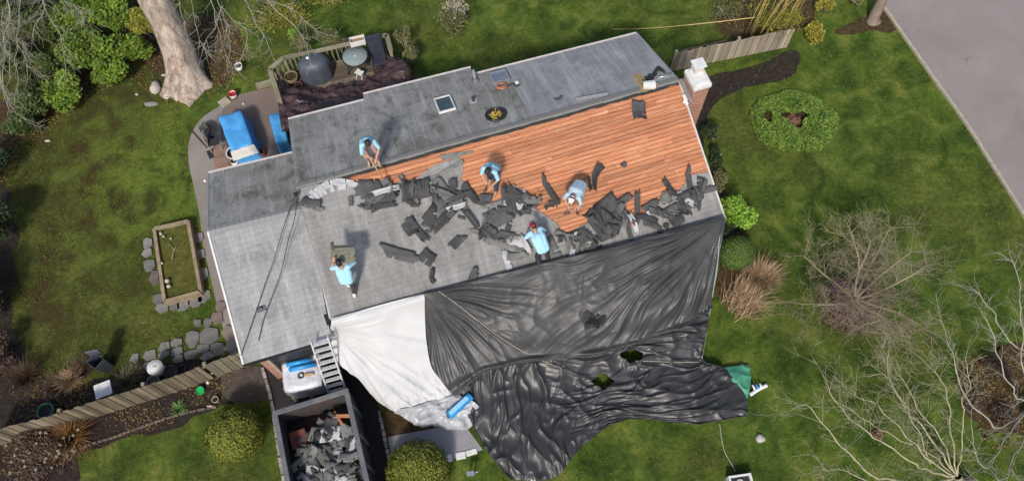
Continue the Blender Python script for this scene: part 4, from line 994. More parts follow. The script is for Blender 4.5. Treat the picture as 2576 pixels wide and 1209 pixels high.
# 5: carrying a bundle up the slope
P5 = S(888,742,.02); r5_ = az(888,742,884,660); f5 = {'l': (-.10,.30), 'r': (.06,.0)}
person('worker in brown trousers and white shoes carrying a shingle bundle over the grey roof', P5, r5_, wpose(r5_, f5,
  dict(pelvis=(0,.08,.94), chest=(-.02,.22,1.24), neck=(-.04,.32,1.44), head=(-.07,.37,1.54), face=(0,1,-.2), lelbow=(-.36,.34,1.30), relbow=(.30,.50,1.28), lhand=(-.27,.46,1.52), rhand=(.20,.66,1.34), lknee=(-.10,.34,.54), rknee=(.08,.12,.50))), 'shirt', 'brownpants', 'whiteshoe')
w5 = Matrix.Translation(P5)@Matrix.Rotation(r5_, 4, 'Z')@Matrix.Scale(.87, 4)
b5 = thing('shingle_bundle', 'olive grey bundle of shingle strips carried by the worker in white shoes', 'shingle bundle', w5@Vector((-.02,.72,1.44)), r5_)
bpy.context.view_layer.update()
for k in range(5):
    mb = MB(); mb.box((random.uniform(-.02,.02), (k-2)*.085, .02*abs(k-2)*-.8), (.62-random.random()*.06, .14, .025), random.uniform(-.04,.04)); mb.build('strip', MT['olive_strip' if k != 4 else 'sh_back'], b5)
mb = MB(); mb.add([(-.28,.12,0),(-.20,.10,0),(-.22,.34,.03),(-.30,.30,.05)], [(0,1,2,3)]); thicken(mb.build('torn_end', MT['sh_back'], b5), .01, 0)

# ================================================================== ROOF CLUTTER
def coil(name, c, ax, rad, tr, turns, m, label, cat, jitter=.02):
    P = []; ex, ey, n = ax
    for k in range(turns*14):
        a = k/14*2*math.pi; r_ = rad*(1-.25*(k/(turns*14)))+jitter*noise.noise(Vector((k*.3, 0, 0)))
        P.append(c+ex*math.cos(a)*r_+ey*math.sin(a)*r_+n*(tr+.010*(k/14)))
    mb = MB(); mb.tube(P, tr, 6); return tag(mb.build(name, m), label, cat)
NAX = (NX, NY, NN)
coil('air_hose', NP(1262,218,.03), NAX, .16, .014, 4, MT['copper'], 'coiled orange hose lying against the lower edge of the pale skylight', 'hose', .05)
mb = MB(); P = [NP(1277,217,.03), NP(1290,210,.03), NP(1298,218,.03), NP(1309,212,.04)]; mb.tube(catmull(P, 4), .02, 6); g = tag(mb.build('nail_gun', MT['blackplastic']), 'black tool with a pale tip right of the orange hose coil', 'tool')
mb = MB(); mb.box(NP(1300,208,.06), (.10,.08,.05), .4); mb.build('tip', MT['white'], g)
# bundle of boards, tool belt and bucket near the chimney
t_ = thing('board_bundle', 'thin yellow wooden stakes lying over the ridge beside the white bucket', 'stakes', NP(1612,215,.02)); bpy.context.view_layer.update()
for k in range(5):
    a = NP(1594+k*4+random.uniform(-3,3), 186+random.uniform(-5,6), .05); b = S(1616+k*4.5, 226+random.uniform(-3,6), .10); mb = MB(); mb.bar(a-t_.location, b-t_.location, .03, .02); mb.build('stake', MT['rope_y' if k % 2 else 'wood_new'], t_)
bk = thing('bucket', 'white bucket tipped over on the ridge beside the yellow stakes', 'bucket', NP(1622,214,.13)); frame_obj(bk, NP(1618,215,.13), Vector((0,0,1)), (SX-SY*.2))
mb = MB(); mb.lathe([(.0,0),(.11,0),(.13,.30),(.138,.30),(.138,.32),(.125,.32),(.105,.02),(0,.02)], 20); mb.build('pail', MT['white'], bk); mb = MB(); mb.tube([(.13*math.cos(a), .13*math.sin(a)*1.0, .30+.10*abs(math.sin(a))) for a in np.linspace(0, math.pi, 10)], .005, 5); mb.build('handle', MT['alu'], bk)
mb = MB()
for P in (((1628,200),(1632,190),(1641,192),(1640,203),(1631,204)), ((1640,192),(1648,180),(1655,170),(1664,174),(1672,183)), ((1648,184),(1655,176),(1664,178)), ((1622,196),(1634,198),(1646,190),(1652,186))):
    mb.tube(catmull([NP(x, y, .05) for x, y in P], 4), .035, 6)
tag(mb.build('safety_harness', MT['blackplastic']), 'tangled black safety harness on the back slope near the chimney', 'harness')
mb = MB(); P = [NP(1652,196,.03), NP(1672,192,.03), NP(1690,186,.03)]; mb.tube(P, .03, 6); tag(mb.build('paper_roll', MT['alu']), 'pale strip of metal flashing lying right of the harness', 'flashing')
# cables over the wing
def cable(name, P, label):
    mb = MB(); mb.tube(catmull(P, 6), .010, 5); return tag(mb.build(name, MT['cable']), label, 'cable')
WS = lambda x, y, o=.03: onplane(x, y, PWS, o)
WN = lambda x, y, o=.03: onplane(x, y, PWN, o)
cable('cable', [S(744,490,.16), WN(732,518,.12), WS(712,575,.16), WS(690,650,.14), WS(668,710,.08), WS(645,780,.06), WS(606,893,.05)], 'left thin black cable running down the wing roof')
cable('cable', [S(748,492,.16), WS(742,545,.30), WS(725,605,.22), WS(708,680,.16), WS(688,735,.10), WS(664,800,.06), WS(650,858,.05)], 'right thin black cable running down the wing roof')
mb = MB(); mb.tube([S(745,492,-.02), S(745,488,.22)], .03, 8); mb.box(S(744,488,.2), (.10,.06,.12), .3); tag(mb.build('cable_bracket', MT['darkmetal']), 'black cable bracket at the corner where wing and main roof meet', 'bracket')
mb = MB(); mb.box(WS(657,776,.02), (.22,.16,.02), .4); mb.lathe([(.05,.0),(.05,.04),(.0,.05)], 12, WS(657,776,.02)); tag(mb.build('shadow_blob', MT['steel']), 'small dark plate put in for a blob of shadow on the wing roof under the cables', 'shadow blob')  # dark plate added to paint the blob of shadow under the cables
mb = MB(); mb.box(WS(826,803,.05), (.16,.30,.02), .3, M3=Matrix.Rotation(.4,3,'Z')@Matrix.Rotation(.5,3,'Y')); tag(mb.build('flashing_flap', MT['felt']), 'black felt flap at the inner corner of the two front eaves', 'felt flap')

# ================================================================== FRONT: dumpster, pallet, ladder
DT = 1.45
rim = [U(689,1037,DT), U(874,980,DT), U(962,1290,DT), U(752,1335,DT)]
dm = thing('dumpster', 'long open grey steel dumpster filled with torn shingles on the driveway', 'dumpster', Vector((rim[0].x, rim[0].y, 0))); bpy.context.view_layer.update()
dloc = dm.location.copy(); exd = (rim[1]-rim[0]); Wd = exd.length; exd.normalize(); eyd = Vector((exd.y, -exd.x, 0)); 
if eyd.y > 0: eyd = -eyd
Ld = 5.6; D2 = lambda x, y, z: exd*x+eyd*y+Vector((0,0,z)); md = Matrix((exd, -eyd, Vector((0,0,1)))).transposed()
def dbox(mb, x, y, z, dx, dy, dz, mi=0): mb.box(D2(x, y, z), (dx, dy, dz), M3=md, mi=mi)
mb = MB(); dbox(mb, Wd/2, Ld/2, .12, Wd, Ld, .10); mb.build('floor', MT['rust'], dm)
for x, y, dx, dy in ((Wd/2,.03,Wd,.06),(Wd/2,Ld-.03,Wd,.06),(.03,Ld/2,.06,Ld-.124),(Wd-.03,Ld/2,.06,Ld-.124)):
    mb = MB(); dbox(mb, x, y, .81, dx, dy, 1.27); mb.build('side_wall', MT['rust'], dm)
mb = MB()
for x, y, dx, dy in ((Wd/2,.03,Wd+.06,.13),(Wd/2,Ld-.03,Wd+.06,.13),(.03,Ld/2,.13,Ld-.14),(Wd-.03,Ld/2,.13,Ld-.14)): dbox(mb, x, y, DT+.02, dx, dy, .07)
for k in range(7): 
    for x in (-.03, Wd+.03): dbox(mb, x, .45+k*.78, .78, .06, .10, 1.25)
mb.build('rim', MT['steel'], dm, .01)
mb = MB(); rr = random.Random(2)
nx, ny = 14, 34; V = [D2(.07+(Wd-.14)*i/(nx-1), .4+(Ld-.5)*j/(ny-1), .30+.45*min(1, j/6)+.22*noise.noise(Vector((i*.35, j*.35, 3)))) for j in range(ny) for i in range(nx)]
mb.add(V, [(j*nx+i, (j+1)*nx+i, (j+1)*nx+i+1, j*nx+i+1) for j in range(ny-1) for i in range(nx-1)], 0, .3)
db = tag(mb.build('shingle_rubble', MT['sh_back']), 'mass of broken shingle rubble filling the bottom of the dumpster', 'rubble', kind='stuff'); db.location = dloc
FAX = (exd, -eyd, Vector((0,0,1)))
for i in range(120):
    x = rr.uniform(.3, Wd-.3); y = .55+rr.random()**.9*2.6; m = rr.choice(['sh_back','sh_top','sh_top','sh_back','sh_top','sh_white']); kind = rr.choice(['strip','strip','chunk','chunk','scrap'])
    tone = {'sh_top': 'grey', 'sh_white': 'pale grey', 'sh_back': 'charcoal'}[m]; sh = {'strip': 'long strip', 'chunk': 'torn chunk', 'scrap': 'small scrap'}[kind]
    o = piece(kind, rr.randrange(9), m, 'torn_shingle')
    put(o, dloc+D2(x, y, .72+rr.random()*.22), FAX, rr.uniform(0, 6.28), (rr.uniform(-.2,.2), rr.uniform(-.2,.2)), f'{tone} {sh} of shingle thrown in the dumpster', f'{tone} {sh} pieces in the dumpster')
o = thing('trash_bag', 'black bulging trash bag at the back end of the dumpster', 'trash bag', dloc+D2(Wd*.52, .85, .62)); mb = MB()
for k in range(6): cone_pts(mb, (rr.uniform(-.2,.2), rr.uniform(-.14,.14), .12), (rr.uniform(-.2,.2), rr.uniform(-.14,.14), .2), .2, .17)
cone_pts(mb, (0,0,.3), (.03,.02,.47), .09, .03); remeshed(mb, 'bag', MT['blackplastic'], o, .03, 2)
for x, y, rz, sz, lab in ((.35,.75,.3,(.42,.34,.22),'rusty red carton in the left back corner of the dumpster'),(Wd-.35,2.75,.5,(.40,.26,.12),'red carton on the rubble by the right dumpster wall')):
    o = thing('carton', lab, 'carton', dloc+D2(x, y, .62), rz); mb = MB(); mb.box((0,0,sz[2]/2), sz); mb.build('box', MT['red' if y > 2 else 'rustred'], o, .01); mb = MB(); mb.box((0,sz[1]*.62,sz[2]+.012), (sz[0],sz[1]*.4,.008)); mb.build('flap', MT['red' if y > 2 else 'rustred'], o)
mb = MB(); mb.bar(dloc+D2(Wd*.70,.42,.95), dloc+D2(Wd*.95,.60,1.1), .09, .03); mb.bar(dloc+D2(Wd*.72,.30,.9), dloc+D2(Wd*.80,.72,1.0), .07, .03); tag(mb.build('board_offcut', MT['deck_off']), 'short orange board offcuts in the right back corner of the dumpster', 'board')
# wrapped pallet of new shingles
pa, pb_, pc, pd_ = U(700,895,1.12), U(797,877,1.12), U(817,955,1.12), U(716,990,1.12); ctr = (pa+pb_+pc+pd_)/4; pw = (pb_-pa).length; ph = (pd_-pa).length
pl = thing('wrapped_pallet', 'pallet stacked with shingle packs in white stretch wrap beside the ladder', 'pallet', (ctr.x, ctr.y, 0), math.atan2((pb_-pa).y, (pb_-pa).x)); mb = MB()
for k in (-1,0,1): mb.box((k*pw*.42, 0, .07), (.09, ph, .09))
for k in range(6): mb.box((0, (k-2.5)*ph/6.2, .125), (pw, .09, .02))
mb.build('pallet_base', MT['wood_grey'], pl)
for k in range(7): mb = MB(); mb.box((rr.uniform(-.015,.015), rr.uniform(-.015,.015), .14+.13*k+.065), (pw*.95, ph*.93, .115)); mb.build('shingle_pack', MT['card' if k % 2 else 'palepack'], pl, .012)
mb = MB(); nn = 40; V = []
for j, (zz, sc) in enumerate(((.35,1.0),(.6,1.01),(.85,1.0),(1.02,1.0),(1.075,.95),(1.09,.7),(1.092,.0))):
    for i in range(nn):
        a = 2*math.pi*i/nn; cx_, sy_ = math.cos(a), math.sin(a); k = (abs(cx_)**6+abs(sy_)**6)**(-1/6); V.append((cx_*k*pw/2*sc+.012*noise.noise(Vector((i*.9, j*2, 0))), sy_*k*ph/2*sc+.012*noise.noise(Vector((i*.9, j*2, 5))), zz+.012*noise.noise(Vector((i*.7, j, 9)))))
mb.add(V, [(j*nn+i, j*nn+(i+1) % nn, (j+1)*nn+(i+1) % nn, (j+1)*nn+i) for j in range(6) for i in range(nn)], 0, 1, True); mb.build('stretch_wrap', MT['clearwrap'], pl)
mb = MB()
for k in range(5): mb.box((-pw/2-.012, (k-2)*ph*.17, .72+.03*(k % 2)), (.008, ph*.10, .55))
mb.build('printed_band', MT['pink'], pl)
for dx, dy, lx, lz, lab in ((-.04,.20,.66,0,'blue plastic roll lying on the wrapped pallet, nearest the eave'),(.05,.05,.72,.0,'wider blue plastic roll lying on the wrapped pallet, nearest the tool')):
    o = thing('plastic_roll', lab, 'roll', pl.location+Matrix.Rotation(pl.rotation_euler.z, 3, 'Z')@Vector((dx, dy, 1.165)), pl.rotation_euler.z+.03); mb = MB(); mb.tube([(-lx/2,0,0),(lx/2,0,0)], .065, 14); mb.build('film', MT['bluewrap'], o); mb = MB(); mb.tube([(-lx/2-.02,0,0),(lx/2+.02,0,0)], .03, 10); mb.build('core', MT['white'], o)
pq = lambda dx, dy, z=1.10: pl.location+Matrix.Rotation(pl.rotation_euler.z, 3, 'Z')@Vector((dx, dy, z))
o = thing('tape_gun', 'small brown tool with a black ring handle on the wrapped pallet', 'tool', pq(.10,-.17), .1); mb = MB(); mb.lathe([(.07,0),(.09,.02),(.07,.04),(.05,.02),(.07,0)], 18, (-.12,0,0)); mb.build('ring', MT['blackplastic'], o); mb = MB(); mb.box((.10,0,.03),(.26,.07,.05),.08); mb.build('handle', MT['wood_new'], o, .01)
# ladder
l0, l1 = U(838,1020,.0), U(880,1008,.0); t0, t1 = U(782,857,2.95), U(824,845,2.95)
ld = thing('ladder', 'aluminium ladder leaning on the front eave between pallet and white tarp', 'ladder', (l0+l1)/2); bpy.context.view_layer.update(); lo = ld.location.copy()
for a, b in ((l0, t0), (l1, t1)): mb = MB(); mb.bar(a-lo, b-lo, .035, .075); mb.build('rail', MT['ladder'], ld)
for k in range(11): f = (k+.5)/11.2; mb = MB(); mb.bar(l0.lerp(t0, f)-lo, l1.lerp(t1, f)-lo, .03, .10, up=(t0-l0).normalized().cross((l1-l0).normalized())); mb.build('rung', MT['ladder'], ld)
# blue roll box on the silver tarp
a, b = on('silver_tarp', 1128, 1046, .13), on('silver_tarp', 1186, 1004, .13); a.z = b.z = max(a.z, b.z, .5)
o = thing('plastic_roll', 'fat bright blue roll lying on the right end of the silver tarp', 'roll', (a+b)/2, math.atan2((b-a).y, (b-a).x)); L = (b-a).length; mb = MB(); mb.tube([(-L/2,0,0),(L/2,0,0)], .12, 12, sm=False); mb.build('film', MT['bluewrap'], o); mb = MB(); mb.box((-.02,0,.112),(L*.8,.12,.02)); mb.build('pale_label', MT['paleblue'], o); mb = MB(); mb.tube([(-L/2-.03,0,0),(L/2+.03,0,0)], .045, 10); mb.build('core', MT['blackplastic'], o)
# white downspout elbow past the green tarp
o = thing('downspout_elbow', 'white downspout elbow lying on the lawn right of the green tarp', 'downspout', U(1905,978,0)); bpy.context.view_layer.update(); q0 = o.location.copy(); mb = MB(); mb.tube([p-q0 for p in catmull([U(1887,992,.06), U(1902,982,.07), U(1916,974,.08), U(1929,968,.08)], 4)], .055, 10); mb.build('long_arm', MT['white'], o)
for dx in (0, 9, 18): mb = MB(); mb.tube([U(1893+dx,967-dx*.2,.16)-q0, U(1899+dx,979-dx*.2,.13)-q0], .03, 8); mb.build('bracket', MT['white' if dx != 9 else 'bluewrap'], o)
# ================================================================== DECK, PATIO AND THEIR CLUTTER
DZ = .42
def pz(x, y, z): return U(x, y, z)
RT = [pz(706,262,1.25), pz(678,174,1.25), pz(714,145,1.25), pz(796,129,1.25), pz(880,110,1.25), pz(973,88,1.25), pz(983,128,1.25)]
dk = thing('deck', 'raised wooden deck with weathered railing behind the house', 'deck', Vector((RT[3].x, RT[3].y, 0))); bpy.context.view_layer.update(); d0 = dk.location.copy()
FP = [Vector((p.x, p.y, DZ)) for p in RT]+[U(1045,215,DZ), U(1040,300,DZ), U(740,370,DZ), U(722,300,DZ)]
tr_ = geometry.tessellate_polygon([FP]); mb = MB()
ddx = (RT[5]-RT[3]).normalized(); ddx.z = 0; ddy = Vector((-ddx.y, ddx.x, 0))
# boards cut to the deck outline
bmx = bmesh.new(); vs = [bmx.verts.new(p-d0) for p in FP]; bmx.faces.new(vs); 
us = [(p-d0).dot(ddy) for p in FP]; u0 = min(us)
while u0 < max(us):
    for q in (u0, u0+.008):
        bmesh.ops.bisect_plane(bmx, geom=bmx.verts[:]+bmx.edges[:]+bmx.faces[:], plane_co=ddy*q, plane_no=ddy)
    u0 += .14
kill = [f for f in bmx.faces if (max((v.co.dot(ddy) for v in f.verts))-min((v.co.dot(ddy) for v in f.verts))) < .012]
bmesh.ops.delete(bmx, geom=kill, context='FACES')
me = bpy.data.meshes.new('deck_floor'); bmx.to_mesh(me); bmx.free(); me.materials.append(MT['deckwood']); at = me.attributes.new('tint', 'FLOAT', 'FACE'); at.data.foreach_set('value', [random.random() for _ in me.polygons])
o = bpy.data.objects.new('deck_floor', me); COL.objects.link(o); o.parent = dk; thicken(o, .035, 0)
mb = MB()
for a, b in zip(FP, FP[1:]+FP[:1]): mb.bar(a-d0-Vector((0,0,.12)), b-d0-Vector((0,0,.12)), .05, .18)
mb.build('deck_frame', MT['wood_grey'], dk)
mb = MB()
for a, b in zip(RT[:-1], RT[1:]): mb.bar(a-d0, b-d0, .15, .04, col=random.random()); mb.bar(a-d0-Vector((0,0,.74)), b-d0-Vector((0,0,.74)), .05, .08, col=.5)
mb.build('hand_rail', MT['wood_rail'], dk)
for a, b in zip(RT[:-1], RT[1:]):
    L = (b-a).length; n = max(1, int(L/.15))
    for i in range(1, n): p = a.lerp(b, i/n)-d0; mb = MB(); mb.bar(p-Vector((0,0,.02)), p-Vector((0,0,.82)), .045, .045, col=random.random()); mb.build('baluster', MT['wood_rail'], dk)
for p in RT: mb = MB(); q = p-d0; mb.bar(q-Vector((0,0,.022)), Vector((q.x, q.y, 0)), .10, .10); mb.build('post', MT['wood_rail'], dk)
# round glass table
tb = thing('patio_table', 'round frosted glass table with dark legs on the deck', 'table', U(903,176,DZ+.02)); T = MB(); T.lathe([(.0,.70),(.41,.70),(.415,.712),(.41,.724),(.0,.724)], 36); T.build('table_top', MT['glass_t'], tb)
T = MB(); T.lathe([(.405,.69),(.435,.69),(.435,.735),(.405,.735),(.405,.69)], 36); T.build('table_rim', MT['darkmetal'], tb); T = MB(); T.lathe([(0,.725),(.03,.725),(.025,.74),(0,.742)], 12); T.build('parasol_cap', MT['white'], tb)
for k in range(4): a = k*math.pi/2+.5; T = MB(); T.tube([(.33*math.cos(a), .33*math.sin(a), .68),(.30*math.cos(a), .30*math.sin(a), .35),(.38*math.cos(a), .38*math.sin(a), .0)], .018, 8); T.build('leg', MT['darkmetal'], tb)
# covered grill
g = thing('covered_grill', 'grill under a dark grey rounded cover on the deck', 'covered grill', U(800,190,DZ+.02), math.atan2(ddx.y, ddx.x)); n_ = 36; V = []; T = MB()
for j, (zz, s_) in enumerate(((0,1.0),(.35,.98),(.62,.93),(.76,.82),(.84,.62),(.88,.35),(.895,.02))):
    for i in range(n_): a = 2*math.pi*i/n_; w_ = 1+(.035*math.sin(a*9+1)+.02*math.sin(a*5))*(1-j/6); V.append((.56*s_*w_*math.cos(a), .42*s_*w_*math.sin(a), zz))
T.add(V, [(j*n_+i, j*n_+(i+1) % n_, (j+1)*n_+(i+1) % n_, (j+1)*n_+i) for j in range(6) for i in range(n_)], 0, 1, True); T.build('fabric_cover', MT['greycover'], g)
T = MB(); T.lathe([(.02,.89),(.06,.90),(.05,.93),(0,.935)], 12, (-.12,.05,0)); T.build('vent_knob', MT['white'], g)
for sx, sy in ((-1,-1),(1,-1),(1,1),(-1,1)): T = MB(); T.tube([(sx*.38,sy*.26,0),(sx*.38,sy*.26,.1)], .04, 8); T.build('foot', MT['blackplastic'], g)
# dark lounge chair
c = thing('lounge_chair', 'tall dark padded reclining chair in the corner of the deck railing', 'chair', U(958,162,DZ+.02), math.atan2(ddx.y, ddx.x)+.05)
T = MB(); T.box((0,-.08,.38), (.50,.52,.09)); T.build('seat', MT['navy'], c, .03); T = MB(); T.box((0,.26,.74), (.48,.09,.74), M3=Matrix.Rotation(R(-16),3,'X')); T.build('backrest', MT['navy'], c, .03); T = MB(); T.box((0,-.44,.22),(.46,.26,.06), M3=Matrix.Rotation(R(35),3,'X')); T.build('footrest', MT['navy'], c, .02)
for sx in (-1, 1): T = MB(); T.tube([(sx*.28,-.3,0),(sx*.28,-.28,.58),(sx*.28,.25,.60),(sx*.28,.30,0)], .016, 8); T.build('arm_frame', MT['darkmetal'], c)
# small white folding stool
c = thing('folding_stool', 'small white folding stool beside the round glass table', 'stool', U(908,196,DZ+.02), -.5); T = MB(); T.box((0,0,.30),(.26,.20,.02)); T.build('seat', MT['white'], c)
for sx in (-1,1): T = MB(); T.bar((sx*.12,-.10,.29),(sx*.12,.14,0),.02); T.build('leg', MT['white'], c); T = MB(); T.bar((sx*.10,.10,.29),(sx*.10,-.14,0),.02); T.build('leg', MT['white'], c)
# planter on the rail
c = thing('window_box', 'empty white planter box hooked on the deck railing', 'planter', U(901,110,1.28), math.atan2(ddx.y, ddx.x)); T = MB(); 
for x, y, dx, dy in ((0,-.11,.50,.02),(0,.11,.50,.02),(-.24,0,.02,.20),(.24,0,.02,.20)): T.box((x,y,.13),(dx,dy,.22))
T.box((0,0,.03),(.46,.20,.02)); T.build('box', MT['white'], c); T = MB(); T.box((0,0,.10),(.455,.195,.10)); T.build('soil', MT['wood_new2'], c)
# pots and stones in the deck corner
def pot(name, loc, r, h, m, label, cat='pot', rimm=None, fill='soil', taper=.75, rz=0):
    o = thing(name, label, cat, loc, rz); T = MB(); T.lathe([(0,.005),(r*taper,.005),(r*taper+.002,0.0),(r,h),(r*.9,h),(r*.88,h*.8)], 22); T.build('vessel', MT[m], o)
    T = MB(); T.disc((0,0,h*.8), r*.885, 22); T.build('fill', MT[fill], o)
    if rimm: T = MB(); T.lathe([(r*.86,h),(r*1.06,h),(r*1.06,h+.03),(r*.86,h+.03),(r*.86,h)], 22); T.build('rim', MT[rimm], o)
    return o
pot('planter', U(738,206,DZ+.02), .22, .34, 'wood_grey', 'brown planter with twigs between the railing corner and the grill', fill='soil_brown'); pot('planter', U(754,222,DZ+.02), .14, .2, 'rustred', 'small rusty red pot in front of the grill')
def rock(loc, sx, sy, sz, m, label, seed=0, cat='rock', rz=0, group=None):
    T = MB(); n1, n2 = 14, 8; V = []
    for j in range(n2+1):
        for i in range(n1):
            a = 2*math.pi*i/n1; b = math.pi*j/n2-math.pi/2; p = Vector((math.cos(a)*math.cos(b), math.sin(a)*math.cos(b), math.sin(b))); k = 1+.35*noise.noise(p*1.3+Vector((seed,0,0))); V.append((p.x*sx*k, p.y*sy*k, max(-.02, p.z*sz*k+sz*.35)))
    T.add(V, [(j*n1+i, j*n1+(i+1) % n1, (j+1)*n1+(i+1) % n1, (j+1)*n1+i) for j in range(n2) for i in range(n1)], 0, 1, True)
    o = T.build('rock', MT[m]); o.location = loc; o.rotation_euler = (0,0,rz); return tag(o, label, cat, group)
rock(U(704,190,DZ+.05), .16, .13, .12, 'yellowstone', 'yellowish round stone in the corner of the deck railing', 3)
# patio: two items under blue tarpaulin
def covered(label, pts, z, seed, name='tarpaulin_cover'):
    c = sum((U(x, y, z) for x, y in pts), Vector())/len(pts); base = Vector((c.x, c.y, 0)); o = thing(name, label, 'covered furniture', base); bpy.context.view_layer.update()
    P = [U(x, y, z)-base for x, y in pts]; P = [Vector((p.x, p.y, 0)) for p in P]; R_ = []
    for i in range(len(P)):
        a, b = P[i], P[(i+1) % len(P)]
        for k in range(14): R_.append(a.lerp(b, k/14))
    R_ = [(p+R_[(i+1) % len(R_)]+R_[i-1])/3 for i, p in enumerate(R_)]; n = len(R_); V = []; L_ = ((.02,1.16),(.12,1.10),(.35,1.05),(.6,1.02),(.88,1.0),(.97,.96),(1.0,.88),(1.02,.6),(1.0,.3),(1.01,.05))
    for j, (zf, s_) in enumerate(L_):
        for i, p in enumerate(R_):
            w_ = noise.noise(Vector((i*.33, j*.12, seed)))*.11*max(0, 1-j/6)+noise.noise(Vector((p.x*3*s_, p.y*3*s_, seed)))*.05*(1 if j < 6 else 0)
            q = p*(s_+w_); zz = z*zf+(noise.noise(Vector((q.x*2.4, q.y*2.4, seed+3)))*.09 if j >= 5 else 0); V.append((q.x, q.y, max(.02, zz)))
    T = MB(); T.add(V, [(j*n+i, j*n+(i+1) % n, (j+1)*n+(i+1) % n, (j+1)*n+i) for j in range(len(L_)-1) for i in range(n)]+[tuple((len(L_)-1)*n+i for i in range(n))], 0, 1, True)
    T.build('cover', MT['blue'], o); return o, base, P
A_, ab, AP = covered('bulky patio furniture under a bright blue tarp in the middle of the patio', [(546,290),(606,274),(638,362),(580,380)], .80, 1.0)
T = MB(); a, b = AP[3], AP[2]; V = []
for j in range(4):
    for i in range(9): p = a.lerp(b, i/8); V.append((p.x*(1.01+.03*j), p.y*(1.03+.05*j), .80-.12*j+.02*noise.noise(Vector((i*.8, j, 1)))))
T.add(V, [(j*9+i, j*9+i+1, (j+1)*9+i+1, (j+1)*9+i) for j in range(3) for i in range(8)]); thicken(T.build('white_hem', MT['white'], A_), .01, 0)
covered('low bundle under a creased blue tarp beside the brown tarp', [(674,286),(708,277),(722,345),(694,362)], .62, 4.0)
# patio clutter
o = thing('wood_panel', 'brown board panel lying on the patio edge, upper of two', 'board', U(556,381,0)); T = MB(); T.box((0,0,.05),(.46,.36,.03),.28); T.box((0,0,.018),(.38,.28,.034),.28); T.build('panel', MT['panel'], o)
o = thing('wood_panel', 'brown board panel nearest the wing roof, lower of two', 'board', U(559,408,0)); T = MB(); T.box((0,0,.05),(.46,.42,.03),.28); T.box((0,0,.018),(.38,.34,.034),.28); T.build('panel', MT['panel'], o)
def wchair(loc, rz, label):
    o = thing('garden_chair', label, 'chair', loc, rz); T = MB(); T.box((0,0,.42),(.36,.36,.025)); T.build('seat', MT['blackplastic'], o); T = MB()
    for k in range(4): T.box((0,.19,.52+.09*k),(.36,.02,.05))
    T.build('backrest', MT['card'], o)
    for x in (-.16,.16):
        for y in (-.16,.18): T = MB(); T.bar((x,y,0),(x,y,.41 if y < 0 else .84),.03); T.build('leg', MT['card'], o)
wchair(U(541,352,0), 1.3, 'slatted garden chair beside the blue tarp, next to the black pot'); wchair(U(548,372,0), 1.8, 'slatted garden chair between the blue tarp and the board panels')
pot('pot', U(522,332,0), .20, .28, 'blackplastic', 'black round pot on the grey edge of the patio'); pot('pot', U(596,397,0), .24, .32, 'blackplastic', 'black pot with pale rim against the wing eave', rimm='offwhite'); pot('pot', U(595,414,0), .13, .28, 'white', 'small white ring pot at the wing eave', fill='felt')
pot('bucket', U(590,246,0), .13, .24, 'white', 'white bucket with a red lid at the north edge of the patio', 'bucket', rimm='red', fill='red'); pot('bucket', U(606,178,0), .13, .30, 'white', 'white bucket with a dark opening on the lawn right of the big tree', 'bucket', fill='felt')
o = thing('paving_slab', 'pale square slab at the north corner of the patio', 'slab', U(566,259,0)); T = MB(); T.box((0,0,.03),(.34,.34,.06),.75); T.build('slab', MT['card'], o, .01)
o = thing('crate', 'small dark red crate on the patio below the low blue bundle', 'crate', U(661,388,0), .2); T = MB(); T.box((0,0,.02),(.22,.20,.02)); 
for x, y, dx, dy in ((0,-.1,.22,.02),(0,.1,.22,.02),(-.1,0,.02,.18),(.1,0,.02,.18)): T.box((x,y,.1),(dx,dy,.16))
T.build('crate_body', MT['rustred'], o)
mb = MB(); p, q = U(483,330,.04), U(520,372,.04); mb.tube([p,q], .014, 6); tag(mb.build('pole', MT['darkmetal']), 'thin dark pole lying on the grey patio edge', 'pole')
o = thing('dark_sheet', 'small dark sheet lying on the grey patio edge near the board panels', 'sheet', U(532,388,0)); T = MB(); T.box((0,0,.02),(.22,.32,.03),.5); T.build('sheet', MT['blackplastic'], o)
rock(U(516,455,0), .05, .05, .04, 'white', 'tiny white ball beside the wing roof', 1, 'ball')
mb = MB(); mb.bar(U(645,218,.12), U(700,202,.12), .16, .16); tag(mb.build('timber_beam', MT['wood_rail']), 'thick weathered beam between patio and deck', 'beam')
rock(U(392,224,0), .18, .24, .16, 'stone', 'largest pale rock on the lawn left of the big tree', 2); rock(U(420,248,0), .09, .05, .05, 'stone', 'small pale stone right of the large pale rock', 5); rock(U(380,262,0), .24, .10, .04, 'flag', 'flat brown stone below the large pale rock', 6)
rock(U(613,262,0), .05,.05,.05,'stone','tiny pale stone at the patio corner',8); rock(U(1912,1102,0), .13, .12, .08, 'stone', 'pale round stone on the lawn right of the charcoal tarp', 9)
for k, (x, y) in enumerate(((345,238),(420,172),(412,190),(90,275),(120,355))): rock(U(x, y, 0), .06+.01*k, .05, .04, 'stone', ['small stone above the flat brown stone','small stone beside the trunk, upper one','small stone beside the trunk, lower one','small pale stone at the hedge edge near the left branches','pale stone in the leaf bed below the hedge'][k], 11+k)

